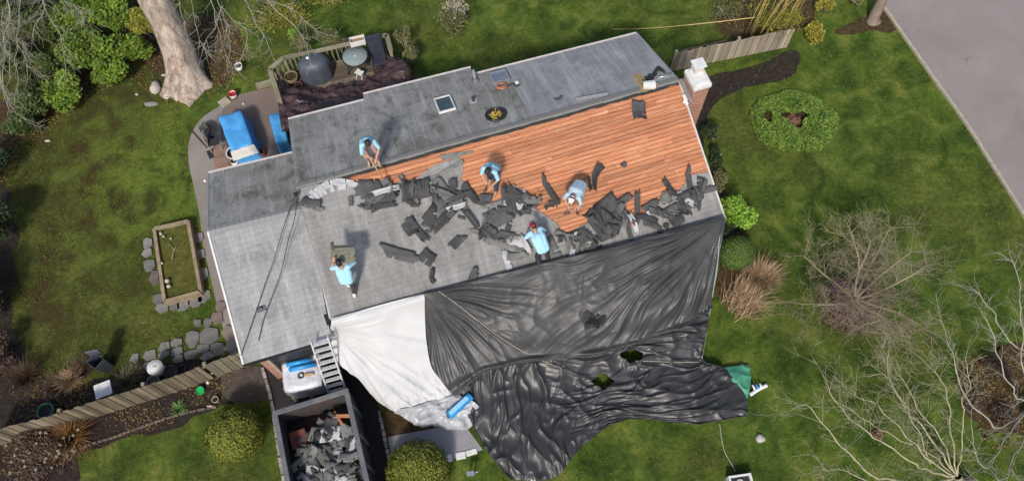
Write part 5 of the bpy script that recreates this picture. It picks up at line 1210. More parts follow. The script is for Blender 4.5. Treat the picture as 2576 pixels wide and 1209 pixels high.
# ================================================================== RAISED BED AND STONES
BZ = .30; bc = [U(387,574,BZ), U(472,555,BZ), U(504,732,BZ), U(413,757,BZ)]; cb_ = sum(bc, Vector())/4; rb = thing('raised_bed', 'rectangular timber raised bed with mossy soil on the west lawn', 'raised bed', (cb_.x, cb_.y, 0)); bpy.context.view_layer.update(); r0 = rb.location.copy()
for a, b in zip(bc, bc[1:]+bc[:1]): T = MB(); q = Vector((0,0,.15)); T.bar(a-r0-q, b-r0-q, .10, .30); T.build('timber_side', MT['wood_bed'], rb)
P = [p-r0 for p in bc]; nn1, nn2 = 16, 26; V = []
for j in range(nn2):
    for i in range(nn1): l = P[0].lerp(P[3], .02+.96*j/(nn2-1)); r_ = P[1].lerp(P[2], .02+.96*j/(nn2-1)); p = l.lerp(r_, .04+.92*i/(nn1-1)); V.append((p.x, p.y, .20+.05*noise.noise(p*2.2)))
T = MB(); T.add(V, [(j*nn1+i, (j+1)*nn1+i, (j+1)*nn1+i+1, j*nn1+i+1) for j in range(nn2-1) for i in range(nn1-1)], 0, 1, True); T.build('soil', MT['moss'], rb)
for k, (x, y, s_) in enumerate(((405,588,.05),(412,595,.04),(430,600,.035),(408,662,.04),(421,707,.07),(425,720,.06))): rock(U(x, y, .25), s_, s_, s_*.8, 'stone', ['pale stone in the top left corner of the raised bed','second pale stone in the top corner of the raised bed','small pale stone a little in from the bed corner','pale stone at the left side of the raised bed','grey stone in the lower left corner of the raised bed','lowest stone in the lower left corner of the raised bed'][k], 20+k)
mb = MB(); mb.tube([U(423,610,.27), U(438,628,.28), U(434,640,.28), U(433,652,.27)], .012, 5); mb.tube([U(437,630,.28), U(445,617,.30)], .009, 5); tag(mb.build('fallen_twig', MT['twig']), 'forked pale twig lying on the soil of the raised bed', 'twig')
FL = [(373,612,.14,.2),(370,636,.16,.17),(377,668,.17,.2),(388,700,.15,.26),(400,753,.17,.18),(408,775,.2,.16),(440,772,.16,.14),(463,768,.2,.17),(492,757,.22,.2),(514,744,.2,.22),(497,600,.2,.18),(500,640,.2,.2),(508,690,.2,.2),
 (497,813,.12,.14),(524,812,.12,.16),(485,853,.2,.26),(527,843,.28,.28),(548,878,.2,.2),(445,861,.17,.14),(414,873,.17,.16),(446,884,.17,.14),(413,893,.17,.12),(377,894,.2,.16),(339,901,.14,.14),(482,892,.2,.14),(512,876,.19,.14),(521,896,.21,.13),(448,904,.17,.13),(580,874,.2,.16),(574,837,.2,.26),(371,920,.12,.12),(546,800,.18,.2),(556,770,.15,.18)]
for k, (x, y, a, b) in enumerate(FL):
    n = rp.randint(5, 7); T = MB(); P = []
    for i in range(n): t_ = 2*math.pi*(i+rp.uniform(-.18,.18))/n+.6; e = max(abs(math.cos(t_)), abs(math.sin(t_)))**-.7; P.append((a*e*math.cos(t_)*1.0, b*e*math.sin(t_)*1.0))
    T.add([(p[0], p[1], .05) for p in P]+[(p[0]*1.03, p[1]*1.03, .0) for p in P], [tuple(range(n))]+[(i, n+i, n+(i+1) % n, (i+1) % n) for i in range(n)], 0, rp.random())
    red = k in (3,); o = T.build('flagstone', MT['paver' if red or k in (29,31,32) else 'flag'], None, .006); o.location = U(x, y, .0); o.rotation_euler = (0,0,.25)
    near = 'around the raised bed' if k < 13 else 'in the path from the wing to the bins'
    if k == 3: tag(o, 'reddish brown flagstone left of the raised bed', 'flagstone')
    elif k == 16: tag(o, 'largest grey flagstone of the path, near the wing corner', 'flagstone')
    else: tag(o, f'irregular grey flagstone {near}' if k not in (29,31,32) else 'brownish paver tight against the wing wall', 'flagstone', f'flagstones {near}' if k not in (29,31,32) else 'brownish pavers against the wing wall')

# ================================================================== FENCES
def fence(label, tops, h, bw_, m, jag=.03, lean=0.0):
    root = thing('wooden_fence', label, 'fence', Vector((tops[0].x, tops[0].y, 0))); bpy.context.view_layer.update(); f0 = root.location.copy(); pts = catmull(tops, 6); cum = [0]
    for a, b in zip(pts[:-1], pts[1:]): cum.append(cum[-1]+(b-a).length)
    L = cum[-1]
    def at_(s_):
        for i in range(len(cum)-1):
            if s_ <= cum[i+1]: f = (s_-cum[i])/max(1e-6, cum[i+1]-cum[i]); return pts[i].lerp(pts[i+1], f)
        return pts[-1]
    s_ = 0; T = MB(); k = 0
    while s_+bw_ < L:
        a, b = at_(s_+.006), at_(s_+bw_-.006); z = random.uniform(-jag, jag); d = (b-a).normalized(); nrm = Vector((d.y, -d.x, 0)); off = nrm*(.006 if k % 2 else -.006)
        T.bar((a+b)/2+off-f0+Vector((0,0,z)), Vector(((a+b).x/2, (a+b).y/2, .03))+off-f0, bw_-.012, .018, up=nrm, col=random.random()); s_ += bw_; k += 1
    T.build('fence_boards', MT[m], root); T = MB(); n = 24
    for i in range(n):
        a, b = at_(L*i/n), at_(L*(i+1)/n); d = (b-a).normalized(); nrm = Vector((d.y, -d.x, 0))
        for zz in (h*.25, h*.8): T.bar(Vector((a.x, a.y, zz))+nrm*-.05-f0, Vector((b.x, b.y, zz))+nrm*-.05-f0, .04, .08)
    T.build('rail', MT[m], root)
    for i in range(int(L/2.2)+1): p = at_(min(L, i*2.2)); T = MB(); T.bar(Vector((p.x, p.y, h+.02))+Vector((0,.08,0))-f0, Vector((p.x, p.y, 0))+Vector((0,.08,0))-f0, .09, .09); T.build('post', MT[m], root)
    return root
fence('weathered board fence running from the garage corner to the left edge', [U(x, y, 1.15) for x, y in ((-70,1100),(0,1077),(70,1060),(143,1040),(253,1005),(366,970),(433,948),(508,920))], 1.15, .145, 'wood_grey', .035)
fence('short slatted fence gate between the board fence and the garage corner', [U(x, y, 1.15) for x, y in ((512,921),(545,905),(603,888))], 1.15, .11, 'wood_rail', .02)
fence('pale board fence from the chimney to the bamboo', [U(x, y, .98) for x, y in ((1703,134),(1760,121),(1829,107),(1932,86),(2004,72))], .98, .13, 'wood_pale', .03)
mb = MB(); mb.bar(U(1715,128,.25), U(1828,102,.25), .06, .05); tag(mb.build('loose_board', MT['wood_grey']), 'loose board lying on the ground behind the pale fence', 'board')
mb = MB(); P = [U(1540,74,.7), U(1620,72,.85), U(1700,66,1.0), U(1780,58,1.2), U(1850,50,1.4), U(1900,44,1.6)]; mb.tube(catmull(P, 4), [.010]*10+[.018]*11, 6); tag(mb.build('long_pole', MT['bamboo']), 'long thin pale cane reaching from the bamboo over the north lawn', 'cane')

# ================================================================== SIDE YARD
o = thing('trash_bin', 'open black bin standing at the edge of the west lawn', 'bin', U(272,925,0), .2); T = MB(); T.lathe([(.0,.02),(.18,.02),(.19,0),(.24,.75),(.22,.75),(.17,.05),(0,.05)], 4, mi=0, sm=False); T.build('bin_body', MT['greycover'], o, .01); T = MB(); T.box((0,.22,.80),(.36,.06,.36)); T.build('lid', MT['greycover'], o, .02)
for x in (-.14,.14): T = MB(); T.tube([(x-.02,.24,.10),(x+.02,.24,.10)], .10, 14); T.build('wheel', MT['blackplastic'], o)
o = thing('storage_box', 'white square box with a grey side behind the board fence', 'box', U(281,990,0), .38); T = MB(); T.box((0,0,.24),(.40,.40,.48)); T.build('box_body', MT['steel'], o, .01); T = MB(); T.box((0,0,.50),(.45,.42,.035)); T.build('lid', MT['white'], o, .01)
o = pot('lidded_bin', U(408,935,0), .20, .48, 'offwhite', 'round pale bin with a flat white lid behind the fence', 'bin', rimm='white', fill='white', taper=.85); T = MB(); T.lathe([(0,.52),(.215,.515),(.225,.49)], 24); T.build('lid', MT['white'], o); T = MB(); T.tube([(-.06,0,.525),(0,0,.545),(.06,0,.525)], .012, 6); T.build('handle', MT['offwhite'], o)
pot('pot', U(440,940,0), .20, .30, 'blackplastic', 'large black round pot right of the white lidded bin', fill='felt'); pot('pot', U(460,930,0), .14, .12, 'steel', 'shallow grey dish right of the large black pot'); pot('pot', U(397,966,0), .18, .34, 'clearplastic', 'clear plastic tub below the white lidded bin', fill='soil_grey')
pot('pot', U(132,1040,0), .22, .35, 'tealplastic', 'dark pot with a thin green rim behind the fence at left', rimm='tealplastic', fill='felt'); pot('pot', U(508,985,0), .12, .16, 'greenplastic', 'bright green pot in the bed in front of the fence', fill='greenplastic'); pot('pot', U(545,1006,0), .09, .12, 'offwhite', 'small whitish ring pot right of the bright green pot', fill='soil')
rock(U(523,962,0), .05, .05, .05, 'white', 'small white ball at the foot of the slatted gate', 2, 'ball')
rock(U(530,1022,0), .10, .05, .05, 'stone', 'pinkish pale stone at the end of the bed edging', 3)
def cobbles(name, pts, z, s_, m, kind='structure'):
    P = catmull([U(x, y, 0) for x, y in pts], 8); cum = 0; T = MB(); nxt = 0
    for a, b in zip(P[:-1], P[1:]):
        L = (b-a).length; d = (b-a)/L; t_ = nxt-cum
        while t_ < L:
            ln = s_*random.uniform(.8, 1.3); p = a+d*t_; T.box(p+Vector((0,0,z/2)), (ln, s_*random.uniform(.5,.7), z), math.atan2(d.y, d.x)+random.uniform(-.1,.1), col=random.random()); t_ += ln*1.12
        nxt = cum+t_; cum += L
    return tag(T.build(name, m, None, .012), kind=kind)
cobbles('driveway_edging', ((663,930),(672,962),(684,1010),(694,1070),(702,1130),(712,1190),(722,1260)), .07, .16, MT['edgestone'])
cobbles('driveway_edging', ((955,1040),(962,1070),(970,1110),(978,1150),(984,1200)), .07, .14, MT['edgestone'])
cobbles('bed_edging', ((540,1024),(480,1035),(420,1052),(350,1076),(290,1098),(235,1115),(196,1130)), .06, .11, MT['edgestone2'])
cobbles('path_step', ((1120,1155),(1165,1144),(1213,1128)), .06, .3, MT['white'])
# odd things at the bottom edge
o = thing('garden_light', 'small blue grey stand on the lawn below the dark tarp', 'garden stand', U(1186,1196,0), .1)
for x in (-.06,.06): T = MB(); T.bar((x,0,0),(x,0,.42),.03); T.build('leg', MT['greycover'], o)
T = MB(); T.box((0,0,.44),(.20,.12,.04)); T.build('shelf', MT['alu'], o); T = MB(); T.tube([(.1,0,.44),(.24,.03,.46)], .012, 6); T.build('arm', MT['alu'], o)
o = thing('white_cooler', 'white open box with a black inside at the bottom edge of the lawn', 'box', U(1858,1216,0), .12); T = MB()
for x, y, dx, dy in ((0,.18,.62,.05),(0,-.18,.62,.05),(-.285,0,.05,.31),(.285,0,.05,.31)): T.box((x,y,.16),(dx,dy,.32))
T.build('box_wall', MT['white'], o, .01); T = MB(); T.box((0,0,.10),(.52,.31,.16)); T.build('inside', MT['blackplastic'], o); T = MB(); T.lathe([(.07,.19),(.10,.19),(.10,.26),(.07,.26)], 16, (-.02,0,0)); T.build('ring', MT['offwhite'], o)
mb = MB(); mb.tube([U(1330,1200,.10), U(1345,1212,.10)], .02, 6); mb.tube([U(1343,1196,.12), U(1347,1212,.10)], .018, 6); tag(mb.build('tarp_clip', MT['white']), 'small white clip at the lower tip of the dark tarp', 'clip')
# ================================================================== VEGETATION
def rnd_dirs(n): v = rng.normal(size=(n, 3)); return v/np.linalg.norm(v, axis=1, keepdims=True)
def leaf_quads(C, size, up_bias=1.1, asp=.6, dirs=None, nrm=None):
    n = len(C); nb = rnd_dirs(n); nb[:, 2] = np.abs(nb[:, 2])+up_bias
    if nrm is not None: nb = rnd_dirs(n)*.55+nrm
    nb /= np.linalg.norm(nb, axis=1, keepdims=True); a = rnd_dirs(n) if dirs is None else dirs; a = np.cross(nb, a) if dirs is None else a; a /= np.linalg.norm(a, axis=1, keepdims=True)+1e-9; b = np.cross(a, nb); b /= np.linalg.norm(b, axis=1, keepdims=True)+1e-9
    s_ = (size*rng.uniform(.6, 1.4, n))[:, None] if np.isscalar(size) else size[:, None]
    V = np.stack([C-a*s_, C-b*s_*asp, C+a*s_, C+b*s_*asp], 1).reshape(-1, 3); F = np.arange(4*n).reshape(-1, 4); return V, F
def crown_pts(n, rad, lumps=8, hollow=.55, seed=0, flat=1.0):
    """points in an uneven crown made of many overlapping clumps"""
    r_ = np.random.default_rng(seed); rad = np.array(rad, float)
    cd = r_.normal(size=(lumps, 3)); cd /= np.linalg.norm(cd, axis=1, keepdims=True); cc = cd*r_.uniform(.25, .72, (lumps, 1)); cr = r_.uniform(.28, .5, lumps)
    k = r_.integers(0, lumps, n); d = r_.normal(size=(n, 3)); d /= np.linalg.norm(d, axis=1, keepdims=True)
    P = cc[k]+d*(cr[k]*r_.uniform(hollow, 1.05, n))[:, None]; return P*rad, r_.random(n)*.45+.55*(r_.random(lumps)[k])
def shrub(name, label, base, rad, n, size, m, cat='shrub', lumps=9, seed=0, stem='twig', group=None, asp=.55, hz=None, inner=True, lift=0.0):
    root = thing(name, label, cat, base, 0, group); P, tt = crown_pts(n, rad, lumps, .5, seed); hz = rad[2] if hz is None else hz; P[:, 2] = np.maximum(P[:, 2]+hz+lift, .02)
    V, F = leaf_quads(P, size, asp=asp); npmesh('foliage', V, F, MT[m], root, tt)
    T = MB(); r_ = random.Random(seed)
    for k in range(7): a = r_.uniform(0, 6.28); q = Vector((math.cos(a)*rad[0]*.6, math.sin(a)*rad[1]*.6, hz+lift)); T.tube([(0,0,0), q*.5+Vector((0,0,.1)), q], [.025, .016, .006], 5)
    T.build('stem', MT[stem], root); return root
def ball(name, label, base, rad, n, size, m, seed=0, hz=None, rough=.05):
    """clipped shrub: dense leaves on a rounded, slightly uneven surface"""
    root = thing(name, label, 'shrub', base); d = rnd_dirs(n); d[:, 2] = np.where(d[:, 2] < -.45, -d[:, 2], d[:, 2]); hz = rad[2]*.75 if hz is None else hz
    k = np.array([1+rough*2.2*noise.noise(Vector(q)*2.6+Vector((seed,0,0)))+rough*noise.noise(Vector(q)*8) for q in d])*rng.uniform(.90, 1.03, n); P = d*k[:, None]*np.array(rad); P[:, 2] = np.maximum(P[:, 2]+hz, .02)
    V, F = leaf_quads(P, size, nrm=d/np.array(rad)*min(rad)); npmesh('foliage', V, F, MT[m], root, rng.random(n))
    T = MB(); T.tube([(0,0,0),(0,0,hz)], [.06,.03], 7); T.build('trunk', MT['bark_pale'], root)
    T = MB(); T.lathe([(max(.001, math.cos(b)*rad[0]*.86), hz+math.sin(b)*rad[2]*.86) for b in np.linspace(-1.2 if hz > rad[2]*.9 else -.8, 1.57, 9)], 20, sy=rad[1]/rad[0]); T.build('inner_foliage', MT[m], root); return root
ball('round_topiary', 'round yellowish green clipped shrub left of the dumpster', U(606,1096,0), (.74,.74,.66), 9000, .026, 'leaf_box', 1)
ball('round_topiary', 'round yellowish green clipped shrub right of the dumpster at the bottom edge', U(1058,1196,0), (.84,.84,.70), 9500, .028, 'leaf_box', 2)
ball('clipped_yew', 'smooth green clipped round shrub beside the right edge of the tarp', U(1843,650,0), (.56,.52,.56), 8000, .018, 'leaf_yew', 3, rough=.02)
shrub('bright_shrub', 'bright yellow green shrub at the right front corner of the roof', U(1838,545,0), (.62,.75,.55), 2600, .045, 'leaf_bright', seed=4)
shrub('dark_shrub', 'dark green shrub between the bright shrub and the clipped round one', U(1825,600,0), (.5,.42,.35), 1800, .04, 'leaf_dark', seed=5)
for k, (x, y) in enumerate(((1782,352),(1796,410),(1806,468))): shrub('dark_shrub', ['uppermost dark shrub along the chimney side wall','middle dark shrub along the chimney side wall','lowest dark shrub along the chimney side wall'][k], U(x, y, 0), (.32,.42,.4), 1300, .038, 'leaf_dark' if k < 2 else 'leaf_olive', seed=6+k)
# blades
def tuft(name, label, base, n, L, spread, m, w=.012, cat='ornamental grass', droop=.5, seed=0, group=None, dirbias=(0,0,0), scat=.03):
    root = thing(name, label, cat, base, 0, group); r_ = np.random.default_rng(seed); a = r_.uniform(0, 2*math.pi, n); sp = r_.uniform(.15, 1, n)*spread; l = L*r_.uniform(.55, 1.1, n); V = []; segs = 4
    out = np.stack([np.cos(a), np.sin(a), np.zeros(n)], 1)+np.array(dirbias); side = np.stack([-np.sin(a), np.cos(a), np.zeros(n)], 1); b0 = out*r_.uniform(0, .12, n)[:, None]+np.concatenate([r_.normal(size=(n, 2))*L*scat, np.zeros((n, 1))], 1)
    for s_ in range(segs+1):
        f = s_/segs; z = l*f*(1-droop*sp*f*.9); p = b0+out*(l*sp*f**1.5)[:, None]+np.stack([z*0, z*0, np.maximum(z, .01)], 1); ww = w*(1-f*.85); V += [p-side*ww, p+side*ww]
    V = np.stack(V, 1).reshape(-1, 3); F = []
    base_ = (np.arange(n)*(2*(segs+1)))[:, None]
    for s_ in range(segs): F.append(base_+np.array([[2*s_, 2*s_+1, 2*s_+3, 2*s_+2]]))
    F = np.concatenate(F, 0); npmesh('blades', V, F, MT[m], root, r_.random(len(F))); 
    return root
tuft('dry_grass', 'tan dried ornamental grass clump right of the clipped round shrub', U(1905,712,0), 1400, .72, .8, 'leaf_dry', .010, seed=1, dirbias=(.35,.25,0), scat=.15)
tuft('dry_grass', 'flattened dry stalks lying below the clipped round shrub', U(1858,768,0), 500, .75, 1.1, 'leaf_dry', .010, droop=.95, seed=2, dirbias=(.6,.5,0), scat=.3)
tuft('orange_grass', 'orange brown grass clump at the lower left end of the board fence', U(190,1105,0), 420, .95, 1.0, 'leaf_orange', .012, droop=.9, seed=3)
tuft('leafy_plant', 'small green rosette plant in the bed before the fence', U(452,1028,0), 90, .22, 1.0, 'leaf_bright2', .02, droop=.6, seed=4, cat='plant')
for k, (x, y, s_, mm) in enumerate(((75,955,.8,'leaf_brown'),(215,935,.55,'leaf_brown'),(322,962,.5,'leaf_olive2'),(345,940,.38,'leaf_olive2'),(150,975,.5,'leaf_brown'),(185,960,.5,'leaf_dry'))):
    tuft('dry_perennial', ['large brown withered perennial near the left edge above the fence','brown withered perennial on the bed edge left of the black bin','grey green withered perennial right of the black bin','smaller grey green tuft beside the white lidded bin','brown withered tuft above the fence, left of the pale grass','pale dry grass tuft just above the board fence'][k], U(x, y, 0), 420, s_, .95, mm, .008, droop=.5, seed=10+k, cat='perennial')
# dried flower heads at the lower left
t_ = thing('dried_hydrangea', 'dark shrub with pale dried flower heads at the lower left corner', 'shrub', U(115,1150,0)); bpy.context.view_layer.update(); q0 = t_.location.copy()
P, tt = crown_pts(2600, (1.15,.95,.4), 12, .4, 31); P[:, 2] = np.maximum(P[:, 2]+.4, .02); V, F = leaf_quads(P, .035); npmesh('foliage', V, F, MT['leaf_brown'], t_, tt)
T = MB(); rh = random.Random(4)
for k in range(46):
    x, y = rh.uniform(35, 195), rh.uniform(1085, 1195); h = rh.uniform(.45, .85); p = U(x, y, h)-q0; T.tube([(p.x*.6, p.y*.6, 0), p], [.008, .005], 4)
T.build('stem', MT['twig_grey'], t_)
for k, (x, y) in enumerate(((101,1087),(115,1087),(42,1127),(68,1133),(73,1138),(37,1144),(92,1114),(151,1118),(146,1132),(124,1139),(143,1147),(149,1139),(115,1152),(112,1160),(184,1094),(196,1080),(183,1133),(60,1158),(28,1160),(62,1172),(15,1120),(52,1098),(160,1100),(25,1188),(90,1180),(130,1175))):
    d = rnd_dirs(60)*.032*rng.uniform(.8, 1.1, (60, 1)); c_ = np.array((U(x, y, .6)-q0)[:]); V, F = leaf_quads(c_+d, .014); npmesh('flower_head', V, F, MT['bloom'], t_, rng.random(60))
# hedge in the upper left: separate shrubs
hl = ['nearest the left edge, upper','left of the middle, at the top','at the top, left of the trunk','in the lower row, farthest left','in the middle of the hedge','right of the middle, beside the trunk','at the lower left end','in the lower row, second from left','in the lower row, under the middle one','at the top, touching the trunk','at the top edge, second from right','far left, under the bare branches','far left, behind the bare branches','lowest, jutting towards the lawn']
for k, (x, y, s_, h, mm) in enumerate(((128,70,.95,1.0,1),(215,55,.95,1.1,0),(300,55,.85,1.1,0),(145,160,.85,.8,1),(235,135,.95,.9,0),(335,110,.75,.8,0),(95,235,.85,.7,1),(180,222,.8,.7,0),(275,175,.75,.65,0),(372,65,.6,.9,2),(262,5,1.0,1.2,0),(55,150,.9,.8,1),(50,40,1.0,1.0,1),(60,290,.7,.5,1))):
    shrub('hedge_shrub', 'leafy green hedge shrub '+hl[k], U(x+18, y+38, 0), (s_, s_*.9, s_*.75), 3600, .058, ('leaf_hedge','leaf_hedge2','leaf_yellow')[mm], seed=40+k, group='hedge shrubs in the upper left', hz=h, lumps=12)
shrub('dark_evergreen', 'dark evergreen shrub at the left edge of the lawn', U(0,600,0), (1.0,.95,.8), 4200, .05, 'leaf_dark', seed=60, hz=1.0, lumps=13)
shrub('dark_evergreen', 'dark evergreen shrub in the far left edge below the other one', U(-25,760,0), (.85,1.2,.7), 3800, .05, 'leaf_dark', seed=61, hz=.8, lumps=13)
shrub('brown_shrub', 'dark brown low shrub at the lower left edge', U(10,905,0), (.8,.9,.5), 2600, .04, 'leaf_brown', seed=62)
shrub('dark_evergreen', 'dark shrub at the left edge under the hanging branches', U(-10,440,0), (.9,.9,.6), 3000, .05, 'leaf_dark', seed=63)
# blossoming shrub north of the house, deck side plants
shrub('pale_shrub', 'loose olive shrub with pale blossom standing on the north lawn', U(1140,80,0), (.72,.62,.55), 1500, .035, 'leaf_olive', seed=70, lumps=16)
o = COL.objects['pale_shrub']; P, tt = crown_pts(330, (.66,.45,.35), 9, .9, 71); P += np.array([.18,.28,.85]); V, F = leaf_quads(P, .035); npmesh('blossom', V, F, MT['bloom'], o, tt)
for k, (x, y, a, b, h, n) in enumerate(((768,142,.45,.25,.45,700),(830,128,.55,.22,.4,800),(1022,130,.35,.45,.55,1000),(1040,172,.32,.45,.45,900),(860,140,.4,.2,.5,500),(755,120,.3,.2,.4,260))):
    shrub('climber', ['leafy climber on the left part of the deck railing','leafy climber on the middle of the deck railing','green shrub right of the dark chair, upper','green shrub at the right end of the brown tarp','leafy plant behind the white stool side of the railing','bright sprig above the left deck railing'][k], U(x, y, 0), (a, b, .4), n, .036, 'leaf_olive' if k not in (5,) else 'leaf_bright', seed=80+k, hz=h+.35)
shrub('yellow_shrub', 'sprawling yellow green shrub at the top edge above the deck', U(700,50,0), (1.6,.85,.35), 2600, .032, 'leaf_yellow', seed=90, lumps=22)
shrub('yellow_shrub', 'yellow ochre leafy branches at the top edge right of the big tree', U(820,10,0), (1.3,.5,.3), 1500, .032, 'leaf_yellow', seed=91, lumps=18)
# bamboo
bm_ = thing('bamboo_clump', 'leaning clump of yellow bamboo canes with loose leaves at the top right', 'bamboo', U(1915,105,0)); bpy.context.view_layer.update(); q0 = bm_.location.copy(); rb_ = random.Random(8)
for k in range(26):
    x = 1870+rb_.uniform(0, 120); p = U(x, 112-(x-1870)*.2+rb_.uniform(-22, 8), 0)-q0; L = rb_.uniform(2.6, 5.0); dx = rb_.uniform(.0,.45); dy = rb_.uniform(-.05,.25); T = MB()
    T.tube([p, p+Vector((dx*.3, dy*.3, L*.4)), p+Vector((dx, dy, L*.75)), p+Vector((dx*1.9, dy*1.8, L))], [.016,.014,.011,.005], 6); T.build('cane', MT['bamboo'], bm_)
P, tt = crown_pts(2600, (1.25,.9,.6), 26, .3, 93); P += np.array([.2,.35,.95]); V, F = leaf_quads(P, .05, asp=.22); npmesh('foliage', V, F, MT['leaf_yellow'], bm_, tt)
shrub('bamboo_bush', 'yellow leafy bush at the end of the pale fence', U(2040,100,0), (.42,.62,.45), 1300, .042, 'leaf_gold', seed=94, lumps=10)
shrub('bamboo_bush', 'small yellow leafy bush on the lawn above the end of the pale fence', U(2068,32,0), (.42,.4,.35), 700, .04, 'leaf_gold', seed=95, lumps=8)
shrub('loose_shrub', 'thin brownish green shrub left of the bamboo at the top edge', U(1825,45,0), (.8,.6,.35), 900, .03, 'leaf_olive', seed=96, lumps=20)
# round island of ground cover
isl = thing('round_planting', 'round mound of bright green ground cover with a brown middle on the east lawn', 'planting', U(1995,308,0)); n = 15000
a = rng.uniform(0, 2*math.pi, n); rr_ = np.sqrt(rng.uniform(.035, 1, n)); ed = 1+.03*np.sin(a*5+1)+.02*np.sin(a*9)+rng.normal(size=n)*.02; P = np.stack([np.cos(a)*rr_*1.42*ed, np.sin(a)*rr_*1.18*ed, .05+.26*np.sqrt(np.clip(1-rr_**3, 0, 1))*rng.uniform(.5, 1.1, n)], 1)
gap = np.array([noise.noise(Vector((p[0]*1.7, p[1]*1.7, 5))) for p in P]); P = P[(gap > -.42) & ~((rr_ < .26+.1*np.sin(a*3)) )]; V, F = leaf_quads(P, .034); npmesh('foliage', V, F, MT['leaf_cover'], isl, rng.random(len(F)))
T = MB(); V = [(0,0,.05)]+[(math.cos(k/24*6.283)*1.33, math.sin(k/24*6.283)*1.1, .008) for k in range(24)]; T.add(V, [(0, k+1, (k+1) % 24+1) for k in range(24)]); T.build('mulch', MT['soil_brown'], isl)
P, tt = crown_pts(900, (.34,.32,.12), 6, .2, 97); P[:, 2] += .18; V, F = leaf_quads(P, .035); npmesh('dead_middle', V, F, MT['leaf_redbrown'], isl, tt)
# ---- bare trees
def join_br(LB, TW, m, tr):
    LB.add(TW.v, TW.f, 0, 1, True); LB.build('branches', MT[m], tr)
def grow(T, p, d, L, r, depth, rs, wob=.25, nseg=4, split=3, tips=None, updraft=.1, minr=.003, sides=5):
    pts = [Vector(p)]; rads = [r]; d = Vector(d).normalized()
    for i in range(nseg):
        d = (d+Vector((rs.uniform(-1,1), rs.uniform(-1,1), rs.uniform(-1,1)))*wob*.5+Vector((0,0,updraft*.3))).normalized(); pts.append(pts[-1]+d*L/nseg); rads.append(max(minr, r*(1-.62*(i+1)/nseg)))
    T.tube(pts, rads, sides if r > .012 else 3, cap=False)
    if depth <= 0:
        if tips is not None: tips.append(pts[-1])
        return
    for k in range(split+ (1 if rs.random() < .4 else 0)):
        f = rs.uniform(.25, 1.0); i = min(nseg-1, int(f*nseg)); q = pts[i].lerp(pts[i+1], f*nseg-i); side = d.orthogonal(); side.rotate(Matrix.Rotation(rs.uniform(0, 6.28), 3, d)); nd = (d*rs.uniform(.6,1.0)+side*rs.uniform(.35,.85)).normalized()
        grow(T, q, nd, L*rs.uniform(.45,.75), max(minr, rads[i]*.62), depth-1, rs, wob, max(2, nseg-1), split, tips, updraft, minr, sides)
# small multi-stemmed bare tree on the east lawn
b0 = U(2130,778,0); tr = thing('bare_tree', 'bare fine twigged small tree over a purplish shrub on the east lawn', 'tree', b0); rs = random.Random(12); T = MB(); T.tube([(0,0,0),(.02,.06,.4),(0,.1,.75)], [.10,.075,.065], 9, cap=False); T.build('trunk', MT['bark_pale'], tr)
LB = MB(); TW = MB()
for k in range(11):
    a = k/11*6.283+rs.uniform(-.25,.25); d = Vector((math.cos(a), math.sin(a), rs.uniform(.35, 1.1))).normalized(); L = rs.uniform(1.7, 2.5); pts = [Vector((0,.09,.6+rs.uniform(0,.15)))]; rd = [.040]
    for i in range(5): d = (d+Vector((rs.uniform(-.25,.25), rs.uniform(-.25,.25), .02))).normalized(); pts.append(pts[-1]+d*L/5); rd.append(.040*(1-.15*(i+1)))
    LB.tube(pts, rd, 6, cap=False)
    for j in range(1, 6):
        for q in range(3):
            s_ = d.orthogonal(); s_.rotate(Matrix.Rotation(rs.uniform(0, 6.28), 3, d)); grow(TW, pts[j], (d*.6+s_*.9+Vector((0,0,.25))), rs.uniform(.5,.95), .010, 2, rs, .6, 3, 4, None, .1, .0032)
join_br(LB, TW, 'twig_fine', tr)
shrub('purple_shrub', 'low purplish brown shrub under the bare tree on the east lawn', U(2128,770,0), (.80,.78,.36), 4200, .032, 'leaf_purple', seed=99, lumps=14)
# guided limbs: (px, py, z) polylines
def limb(T, TW, P, r0, r1, rs, ntw=10, tl=(.3,.7), depth=1, split=3, tr_=.008, minr=.003, org=Vector()):
    C_ = catmull([U(*p)-org for p in P], 5); n = len(C_); C_ = [c+Vector((noise.noise(c*2.2), noise.noise(c*2.2+Vector((7,0,0))), noise.noise(c*2.2+Vector((0,7,0)))))*.10*min(1, i/4) for i, c in enumerate(C_)]; T.tube(C_, [(r0+(r1-r0)*i/(n-1))*.66 for i in range(n)], 6, cap=False)
    for k in range(int(ntw*1.6)):
        i = rs.randrange(int(n*.15), n-1); d = (C_[i+1]-C_[i]).normalized(); s_ = d.orthogonal(); s_.rotate(Matrix.Rotation(rs.uniform(0, 6.28), 3, d)); grow(TW, C_[i], d*rs.uniform(.7,1.2)+s_*rs.uniform(.4,.9), rs.uniform(*tl), tr_, depth, rs, .45, 3, split, None, .05, minr)
    d = (C_[-1]-C_[-2]); grow(TW, C_[-1], d, tl[1], r1, depth, rs, .35, 4, split, None, .0, minr)
o0 = U(2440,1215,0); tr = thing('bare_tree', 'large pale bare tree spreading its branches in the lower right corner', 'tree', o0); bpy.context.view_layer.update(); rs = random.Random(5); T = MB()
T.tube([(0,0,0), U(2415,1212,.9)-o0, U(2408,1195,1.6)-o0], [.16,.12,.10], 10, cap=False); T.build('trunk', MT['bark_pale'], tr); LB, TW = MB(), MB()
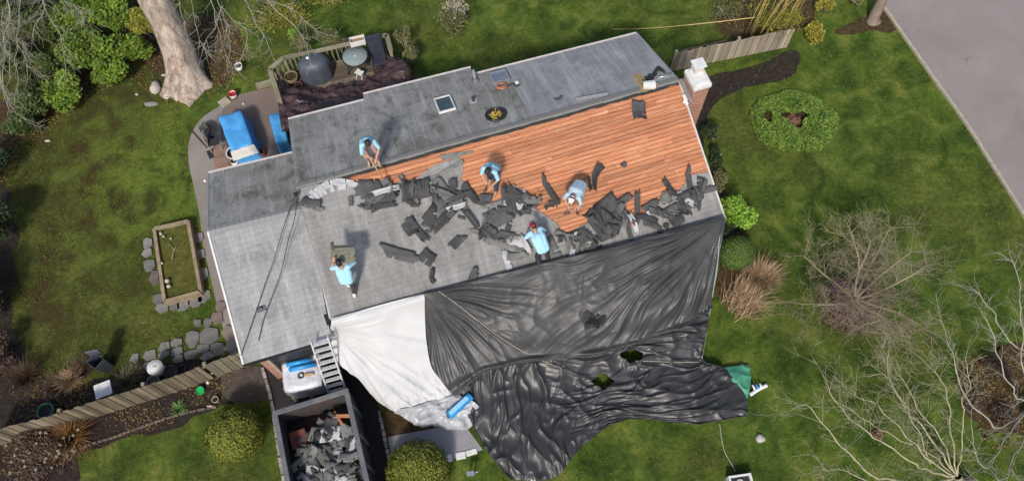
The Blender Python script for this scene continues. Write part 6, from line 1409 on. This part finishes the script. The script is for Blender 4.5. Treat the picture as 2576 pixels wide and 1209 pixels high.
for P, r0 in (([(2408,1200,1.4),(2330,1180,2.4),(2250,1130,3.2),(2170,1080,3.9),(2100,1010,4.4),(2075,955,4.6)], .045),
    ([(2408,1200,1.4),(2340,1160,2.6),(2280,1090,3.4),(2190,1010,4.2),(2140,985,4.6)], .04),
    ([(2408,1195,1.5),(2360,1130,2.6),(2320,1070,3.2),(2260,1000,4.0),(2230,930,4.6),(2225,900,4.9)], .04),
    ([(2405,1195,1.5),(2370,1110,2.8),(2330,1050,3.6),(2290,985,4.3),(2255,930,4.8)], .03),
    ([(2408,1200,1.3),(2300,1215,2.2),(2190,1190,3.0),(2130,1130,3.6),(2080,1070,4.2),(2030,1020,4.6),(2000,1030,4.8)], .045),
    ([(2408,1200,1.3),(2290,1225,2.0),(2180,1205,2.9),(2110,1180,3.4),(2040,1180,4.0)], .035),
    ([(2408,1195,1.6),(2395,1110,2.8),(2385,1020,3.6),(2360,950,4.4),(2345,925,4.7)], .035),
    ([(2408,1195,1.6),(2420,1120,2.8),(2420,1030,3.6),(2440,960,4.4),(2430,900,5.0)], .03),
    ([(2408,1200,1.3),(2350,1150,2.3),(2310,1120,2.9),(2250,1095,3.5),(2180,1060,4.2),(2150,1035,4.6)], .03),
    ([(2340,1165,2.5),(2300,1060,3.5),(2290,1040,3.8),(2240,960,4.6),(2190,945,5.0)], .022)):
    limb(LB, TW, P, r0, .009, rs, 13, (.22,.7), 2, 2, .008, .0034, o0)
join_br(LB, TW, 'twig', tr)
o0 = U(2640,1100,0); tr = thing('bare_tree', 'pale bare tree reaching in from the right edge above the corner tree', 'tree', o0); bpy.context.view_layer.update(); rs = random.Random(6); T = MB(); T.tube([(0,0,0), U(2620,1050,1.2)-o0, U(2600,1000,2.0)-o0], [.15,.12,.09], 10, cap=False); T.build('trunk', MT['bark_pale'], tr); LB, TW = MB(), MB()
for P, r0 in (([(2605,1010,2.0),(2520,1075,3.0),(2470,1040,3.6),(2420,980,4.2),(2405,910,4.8),(2385,850,5.2),(2370,800,5.5)], .035),
    ([(2605,1010,2.0),(2560,1000,2.8),(2530,940,3.6),(2505,880,4.4),(2490,820,5.0),(2475,790,5.2)], .035),
    ([(2605,1010,2.0),(2540,1085,3.0),(2500,1150,3.4),(2470,1170,3.8),(2440,1080,4.4)], .03),
    ([(2610,1000,2.0),(2590,900,3.2),(2540,860,4.2),(2500,790,5.0),(2465,740,5.4),(2450,730,5.5)], .03),
    ([(2605,1010,2.0),(2560,1130,2.8),(2530,1200,3.2),(2490,1220,3.5)], .03),
    ([(2610,1000,2.2),(2575,930,3.4),(2570,800,4.6),(2560,700,5.4),(2545,650,5.7)], .03)):
    limb(LB, TW, P, r0, .009, rs, 12, (.25,.6), 1, 3, .008, .0032, o0)
join_br(LB, TW, 'twig_grey', tr)
for k, (x, y) in enumerate(((2430,1000),(2520,1060),(2500,930),(2590,1040),(2200,1095))): shrub('withered_shrub', ['withered shrub at the left side of the bare corner bed','withered shrub between the two bare right hand trees','withered shrub at the top of the bare corner bed','withered shrub touching the right edge','reddish withered sprig under the left branches of the corner tree'][k], U(x, y, 0), (.5,.5,.3) if k < 4 else (.25,.2,.15), 900 if k < 4 else 250, .03, 'leaf_brown' if k < 4 else 'leaf_redbrown', seed=110+k, lumps=14)
# the big tree with its plated trunk
o0 = U(472,212,0); tr = thing('big_tree', 'large old tree with a thick pale flaking trunk in the upper left', 'tree', o0); bpy.context.view_layer.update(); T = MB(); n1 = 28; V = []; ax_ = [U(472,212,0), U(464,180,.35), U(452,138,.9), U(432,85,1.6), U(405,35,2.25), U(385,-10,2.85), U(370,-60,3.5), U(350,-130,4.4)]; rad_ = [.74,.60,.53,.50,.49,.50,.42,.32]
C_ = catmull(ax_, 6); Rr_ = []
for i in range(len(C_)): t_ = i/6; k = min(int(t_), 6); Rr_.append(rad_[k]+(rad_[k+1]-rad_[k])*(t_-k))
for i, c in enumerate(C_):
    for k in range(n1):
        a = 2*math.pi*k/n1; fl = max(0, 1-i/9); q = Vector((math.cos(a), math.sin(a), 0)); root_ = 1+fl*.45*max(0, math.cos(a*5+.5))**2; w_ = 1+.13*noise.noise(Vector((math.cos(a)*1.6, math.sin(a)*1.6, c.z*.7)))+.06*noise.noise(Vector((math.cos(a)*4, math.sin(a)*4, c.z*1.3))); V.append(c-o0+q*Rr_[i]*root_*w_-(Vector((0,0,.04)) if i == 0 else Vector()))
T.add(V, [(i*n1+k, i*n1+(k+1) % n1, (i+1)*n1+(k+1) % n1, (i+1)*n1+k) for i in range(len(C_)-1) for k in range(n1)], 0, 1, True); T.build('trunk', MT['trunk'], tr)
rs = random.Random(9); LB, TW = MB(), MB()
for P, r0 in (([(372,-60,3.4),(450,-60,4.2),(520,-20,4.9),(558,20,5.2),(572,70,5.3),(581,128,5.2)], .035),
    ([(372,-60,3.4),(470,-50,4.0),(530,0,4.2),(540,60,4.2),(515,110,4.2),(505,150,4.1)], .03),
    ([(372,-60,3.4),(440,-70,4.0),(480,-10,4.2),(490,60,4.2),(512,120,4.0)], .025),
    ([(372,-60,3.4),(500,-60,4.8),(600,-20,5.4),(640,50,5.5),(665,90,5.5),(692,150,5.3)], .03),
    ([(372,-60,3.4),(540,-70,4.8),(650,-20,5.6),(710,40,5.6),(760,95,5.4),(775,125,5.2)], .03),
    ([(600,-30,5.4),(680,0,5.6),(740,30,5.5),(800,80,5.2)], .018), ([(560,20,5.2),(600,60,5.2),(620,110,5.0),(600,160,4.8)], .014),
    ([(560,15,5.0),(545,60,4.6),(560,110,4.3),(565,140,4.2)], .014), ([(372,-60,3.4),(430,-40,4.0),(455,20,4.2),(470,90,4.0),(478,130,3.9)], .02)):
    limb(LB, TW, P, r0, .008, rs, 9, (.2,.55), 1, 3, .007, .003, o0)
join_br(LB, TW, 'twig_grey', tr)
o0 = U(-60,-60,0); tr = thing('bare_tree', 'bare tree whose pale branches hang in at the top left corner', 'tree', o0); bpy.context.view_layer.update(); T = MB(); T.tube([(0,0,0), U(-50,-80,2.5)-o0, U(-20,-120,5.0)-o0], [.25,.2,.14], 10, cap=False); T.build('trunk', MT['bark_pale'], tr); LB, TW = MB(), MB(); rs = random.Random(10)
for P, r0 in (([(-20,-120,5.0),(20,-40,5.8),(18,40,6.0),(12,110,5.9),(10,190,5.6),(8,230,5.4)], .035), ([(-20,-120,5.0),(45,-30,5.8),(48,60,5.8),(42,130,5.6),(45,200,5.3)], .03),
    ([(-20,-120,5.0),(90,-60,5.6),(112,0,5.7),(95,50,5.6),(85,75,5.5)], .025), ([(-20,-120,5.0),(80,-40,5.6),(120,40,5.5),(150,90,5.2),(165,160,4.9)], .022),
    ([(-20,-120,5.0),(-20,0,5.8),(-6,60,5.9),(-2,140,5.8),(15,250,5.2),(48,290,5.0)], .03), ([(20,40,5.8),(35,90,5.7),(60,110,5.5),(70,170,5.2)], .018), ([(10,20,5.9),(0,60,5.9),(20,90,5.8),(28,150,5.6)], .018),
    ([(110,-10,5.6),(150,-10,5.4),(190,20,5.1),(205,40,5.0)], .014)):
    limb(LB, TW, P, r0, .008, rs, 11, (.25,.6), 1, 3, .008, .0035, o0)
join_br(LB, TW, 'twig_grey', tr)
# trunk beside the road
o0 = U(2196,52,0); tr = thing('roadside_tree', 'leaning brown tree trunk beside the road at the top right', 'tree', o0); bpy.context.view_layer.update(); T = MB(); T.tube([p-o0 for p in catmull([U(2196,54,-.02), U(2200,40,.2), U(2212,15,.6), U(2228,-20,1.2), U(2245,-70,2.2)], 4)], [.28,.25,.22,.20,.19,.19,.19,.18,.18,.18,.17,.17,.17,.17,.16,.16,.16], 14, cap=False); T.build('trunk', MT['trunk_brown'], tr)
LB = MB(); rs = random.Random(14); [grow(LB, U(2245,-70,2.2)-o0, (rs.uniform(-.6,.6), rs.uniform(-.2,.8), 1), 1.6, .06, 2, rs) for _ in range(4)]; LB.build('limbs', MT['twig_grey'], tr)
shrub('loose_shrub', 'small olive shrub at the foot of the roadside trunk', U(2150,12,0), (.35,.3,.25), 350, .035, 'leaf_olive', seed=120)
# fallen leaves and grass tufts: what nobody could count
def scatter(name, pix, n, size, m, zr=(.012,.05), dens=None):
    P = [U(x, y, 0) for x, y in pix]; xs = [p.x for p in P]; ys = [p.y for p in P]; out = []
    C = np.stack([rng.uniform(min(xs), max(xs), n*3), rng.uniform(min(ys), max(ys), n*3)], 1); ins = np.zeros(len(C), bool); k = len(P); j = k-1
    for i in range(k):
        xi, yi, xj, yj = P[i].x, P[i].y, P[j].x, P[j].y; c_ = ((yi > C[:, 1]) != (yj > C[:, 1])) & (C[:, 0] < (xj-xi)*(C[:, 1]-yi)/(yj-yi+1e-12)+xi); ins ^= c_; j = i
    C = C[ins]; nz = np.array([noise.noise(Vector((c[0]*.8, c[1]*.8, 3))) for c in C]); C = C[nz > rng.uniform(-.5, .25, len(C))][:n]
    Q = np.concatenate([C, rng.uniform(*zr, (len(C), 1))], 1); a = rnd_dirs(len(Q)); a[:, 2] *= .25; V, F = leaf_quads(Q, size, 1.2, .6, a); V[:, 2] = np.maximum(V[:, 2], .011)
    return tag(npmesh(name, V, F, MT[m], None, rng.random(len(F))), kind='stuff')
scatter('fallen_leaves', [(380,90),(600,60),(640,150),(560,240),(440,280),(330,200),(220,250),(100,360),(0,470),(-60,420),(60,260),(250,120)], 5200, .030, 'leaf_litter')
scatter('fallen_leaves', [(1800,60),(1900,100),(2000,90),(2040,40),(2000,-20),(1800,-20)], 900, .028, 'leaf_litter')
scatter('fallen_leaves', [(2400,900),(2620,880),(2620,1120),(2480,1130)], 1400, .028, 'leaf_litter')
scatter('fallen_leaves', [(30,900),(250,960),(600,900),(560,1010),(200,1160),(0,1200)], 2200, .024, 'leaf_litter')
def turf(pix, n, m, name='grass', size=.03):
    P = [U(x, y, 0) for x, y in pix]; xs = [p.x for p in P]; ys = [p.y for p in P]
    C = np.stack([rng.uniform(min(xs), max(xs), n), rng.uniform(min(ys), max(ys), n)], 1); nz = np.array([noise.fractal(Vector((c[0]*.55, c[1]*.55, 8)), 1, 2, 3) for c in C]); C = C[nz > rng.uniform(-.45, .45, n)]
    bad = np.zeros(len(C), bool)
    for poly in NOGRASS:
        k = len(poly); j = k-1; ins = np.zeros(len(C), bool)
        for i in range(k):
            xi, yi, xj, yj = poly[i].x, poly[i].y, poly[j].x, poly[j].y; ins ^= ((yi > C[:, 1]) != (yj > C[:, 1])) & (C[:, 0] < (xj-xi)*(C[:, 1]-yi)/(yj-yi+1e-12)+xi); j = i
        bad |= ins
    C = C[~bad]; n = len(C); h = size*rng.uniform(.6, 1.5, n); a = rng.uniform(0, 6.28, n); lean = rng.normal(size=(n, 2))*.02; w = .006
    b = np.concatenate([C, np.zeros((n, 1))], 1); s_ = np.stack([np.cos(a)*w, np.sin(a)*w, np.zeros(n)], 1); t_ = b+np.concatenate([lean, h[:, None]], 1)
    V = np.stack([b-s_*1.6, b+s_*1.6, t_], 1).reshape(-1, 3); return tag(npmesh(name, V, np.arange(3*n).reshape(-1, 3), MT[m], None, rng.random(n)), kind='stuff')
NOGRASS = [[U(x, y) for x, y in q] for q in ([(2232,35),(2400,272),(2600,585),(2900,900),(3100,-100),(2225,-100)], [(655,905),(720,1300),(1030,1300),(962,1050),(900,860)], [(545,260),(480,345),(480,440),(530,700),(600,910),(840,900),(1200,800),(1830,560),(1705,190),(1000,140),(690,160),(600,232)], [(120,985),(600,900),(668,930),(668,1005),(420,1046),(195,1150),(180,1230),(-60,1300),(-60,960)])]
turf([(-120,-80),(2700,-80),(2700,1300),(-120,1300)], 330000, 'turf_blade')

turf([(-120,-80),(2700,-80),(2700,1300),(-120,1300)], 60000, 'turf_tall', 'grass_clumps', .075)
for k, (nq, mm) in enumerate(((2600, 'leaf_litter'), (900, 'leaf_yellow'))):
    q_ = scatter('fallen_leaves', [(-60,-60),(2240,-60),(2600,600),(2600,1250),(1200,1250),(1900,1000),(1830,560),(1700,100),(1000,120),(690,150),(470,330),(500,560),(600,880),(0,1050)], nq, .020, mm, (.03,.07))
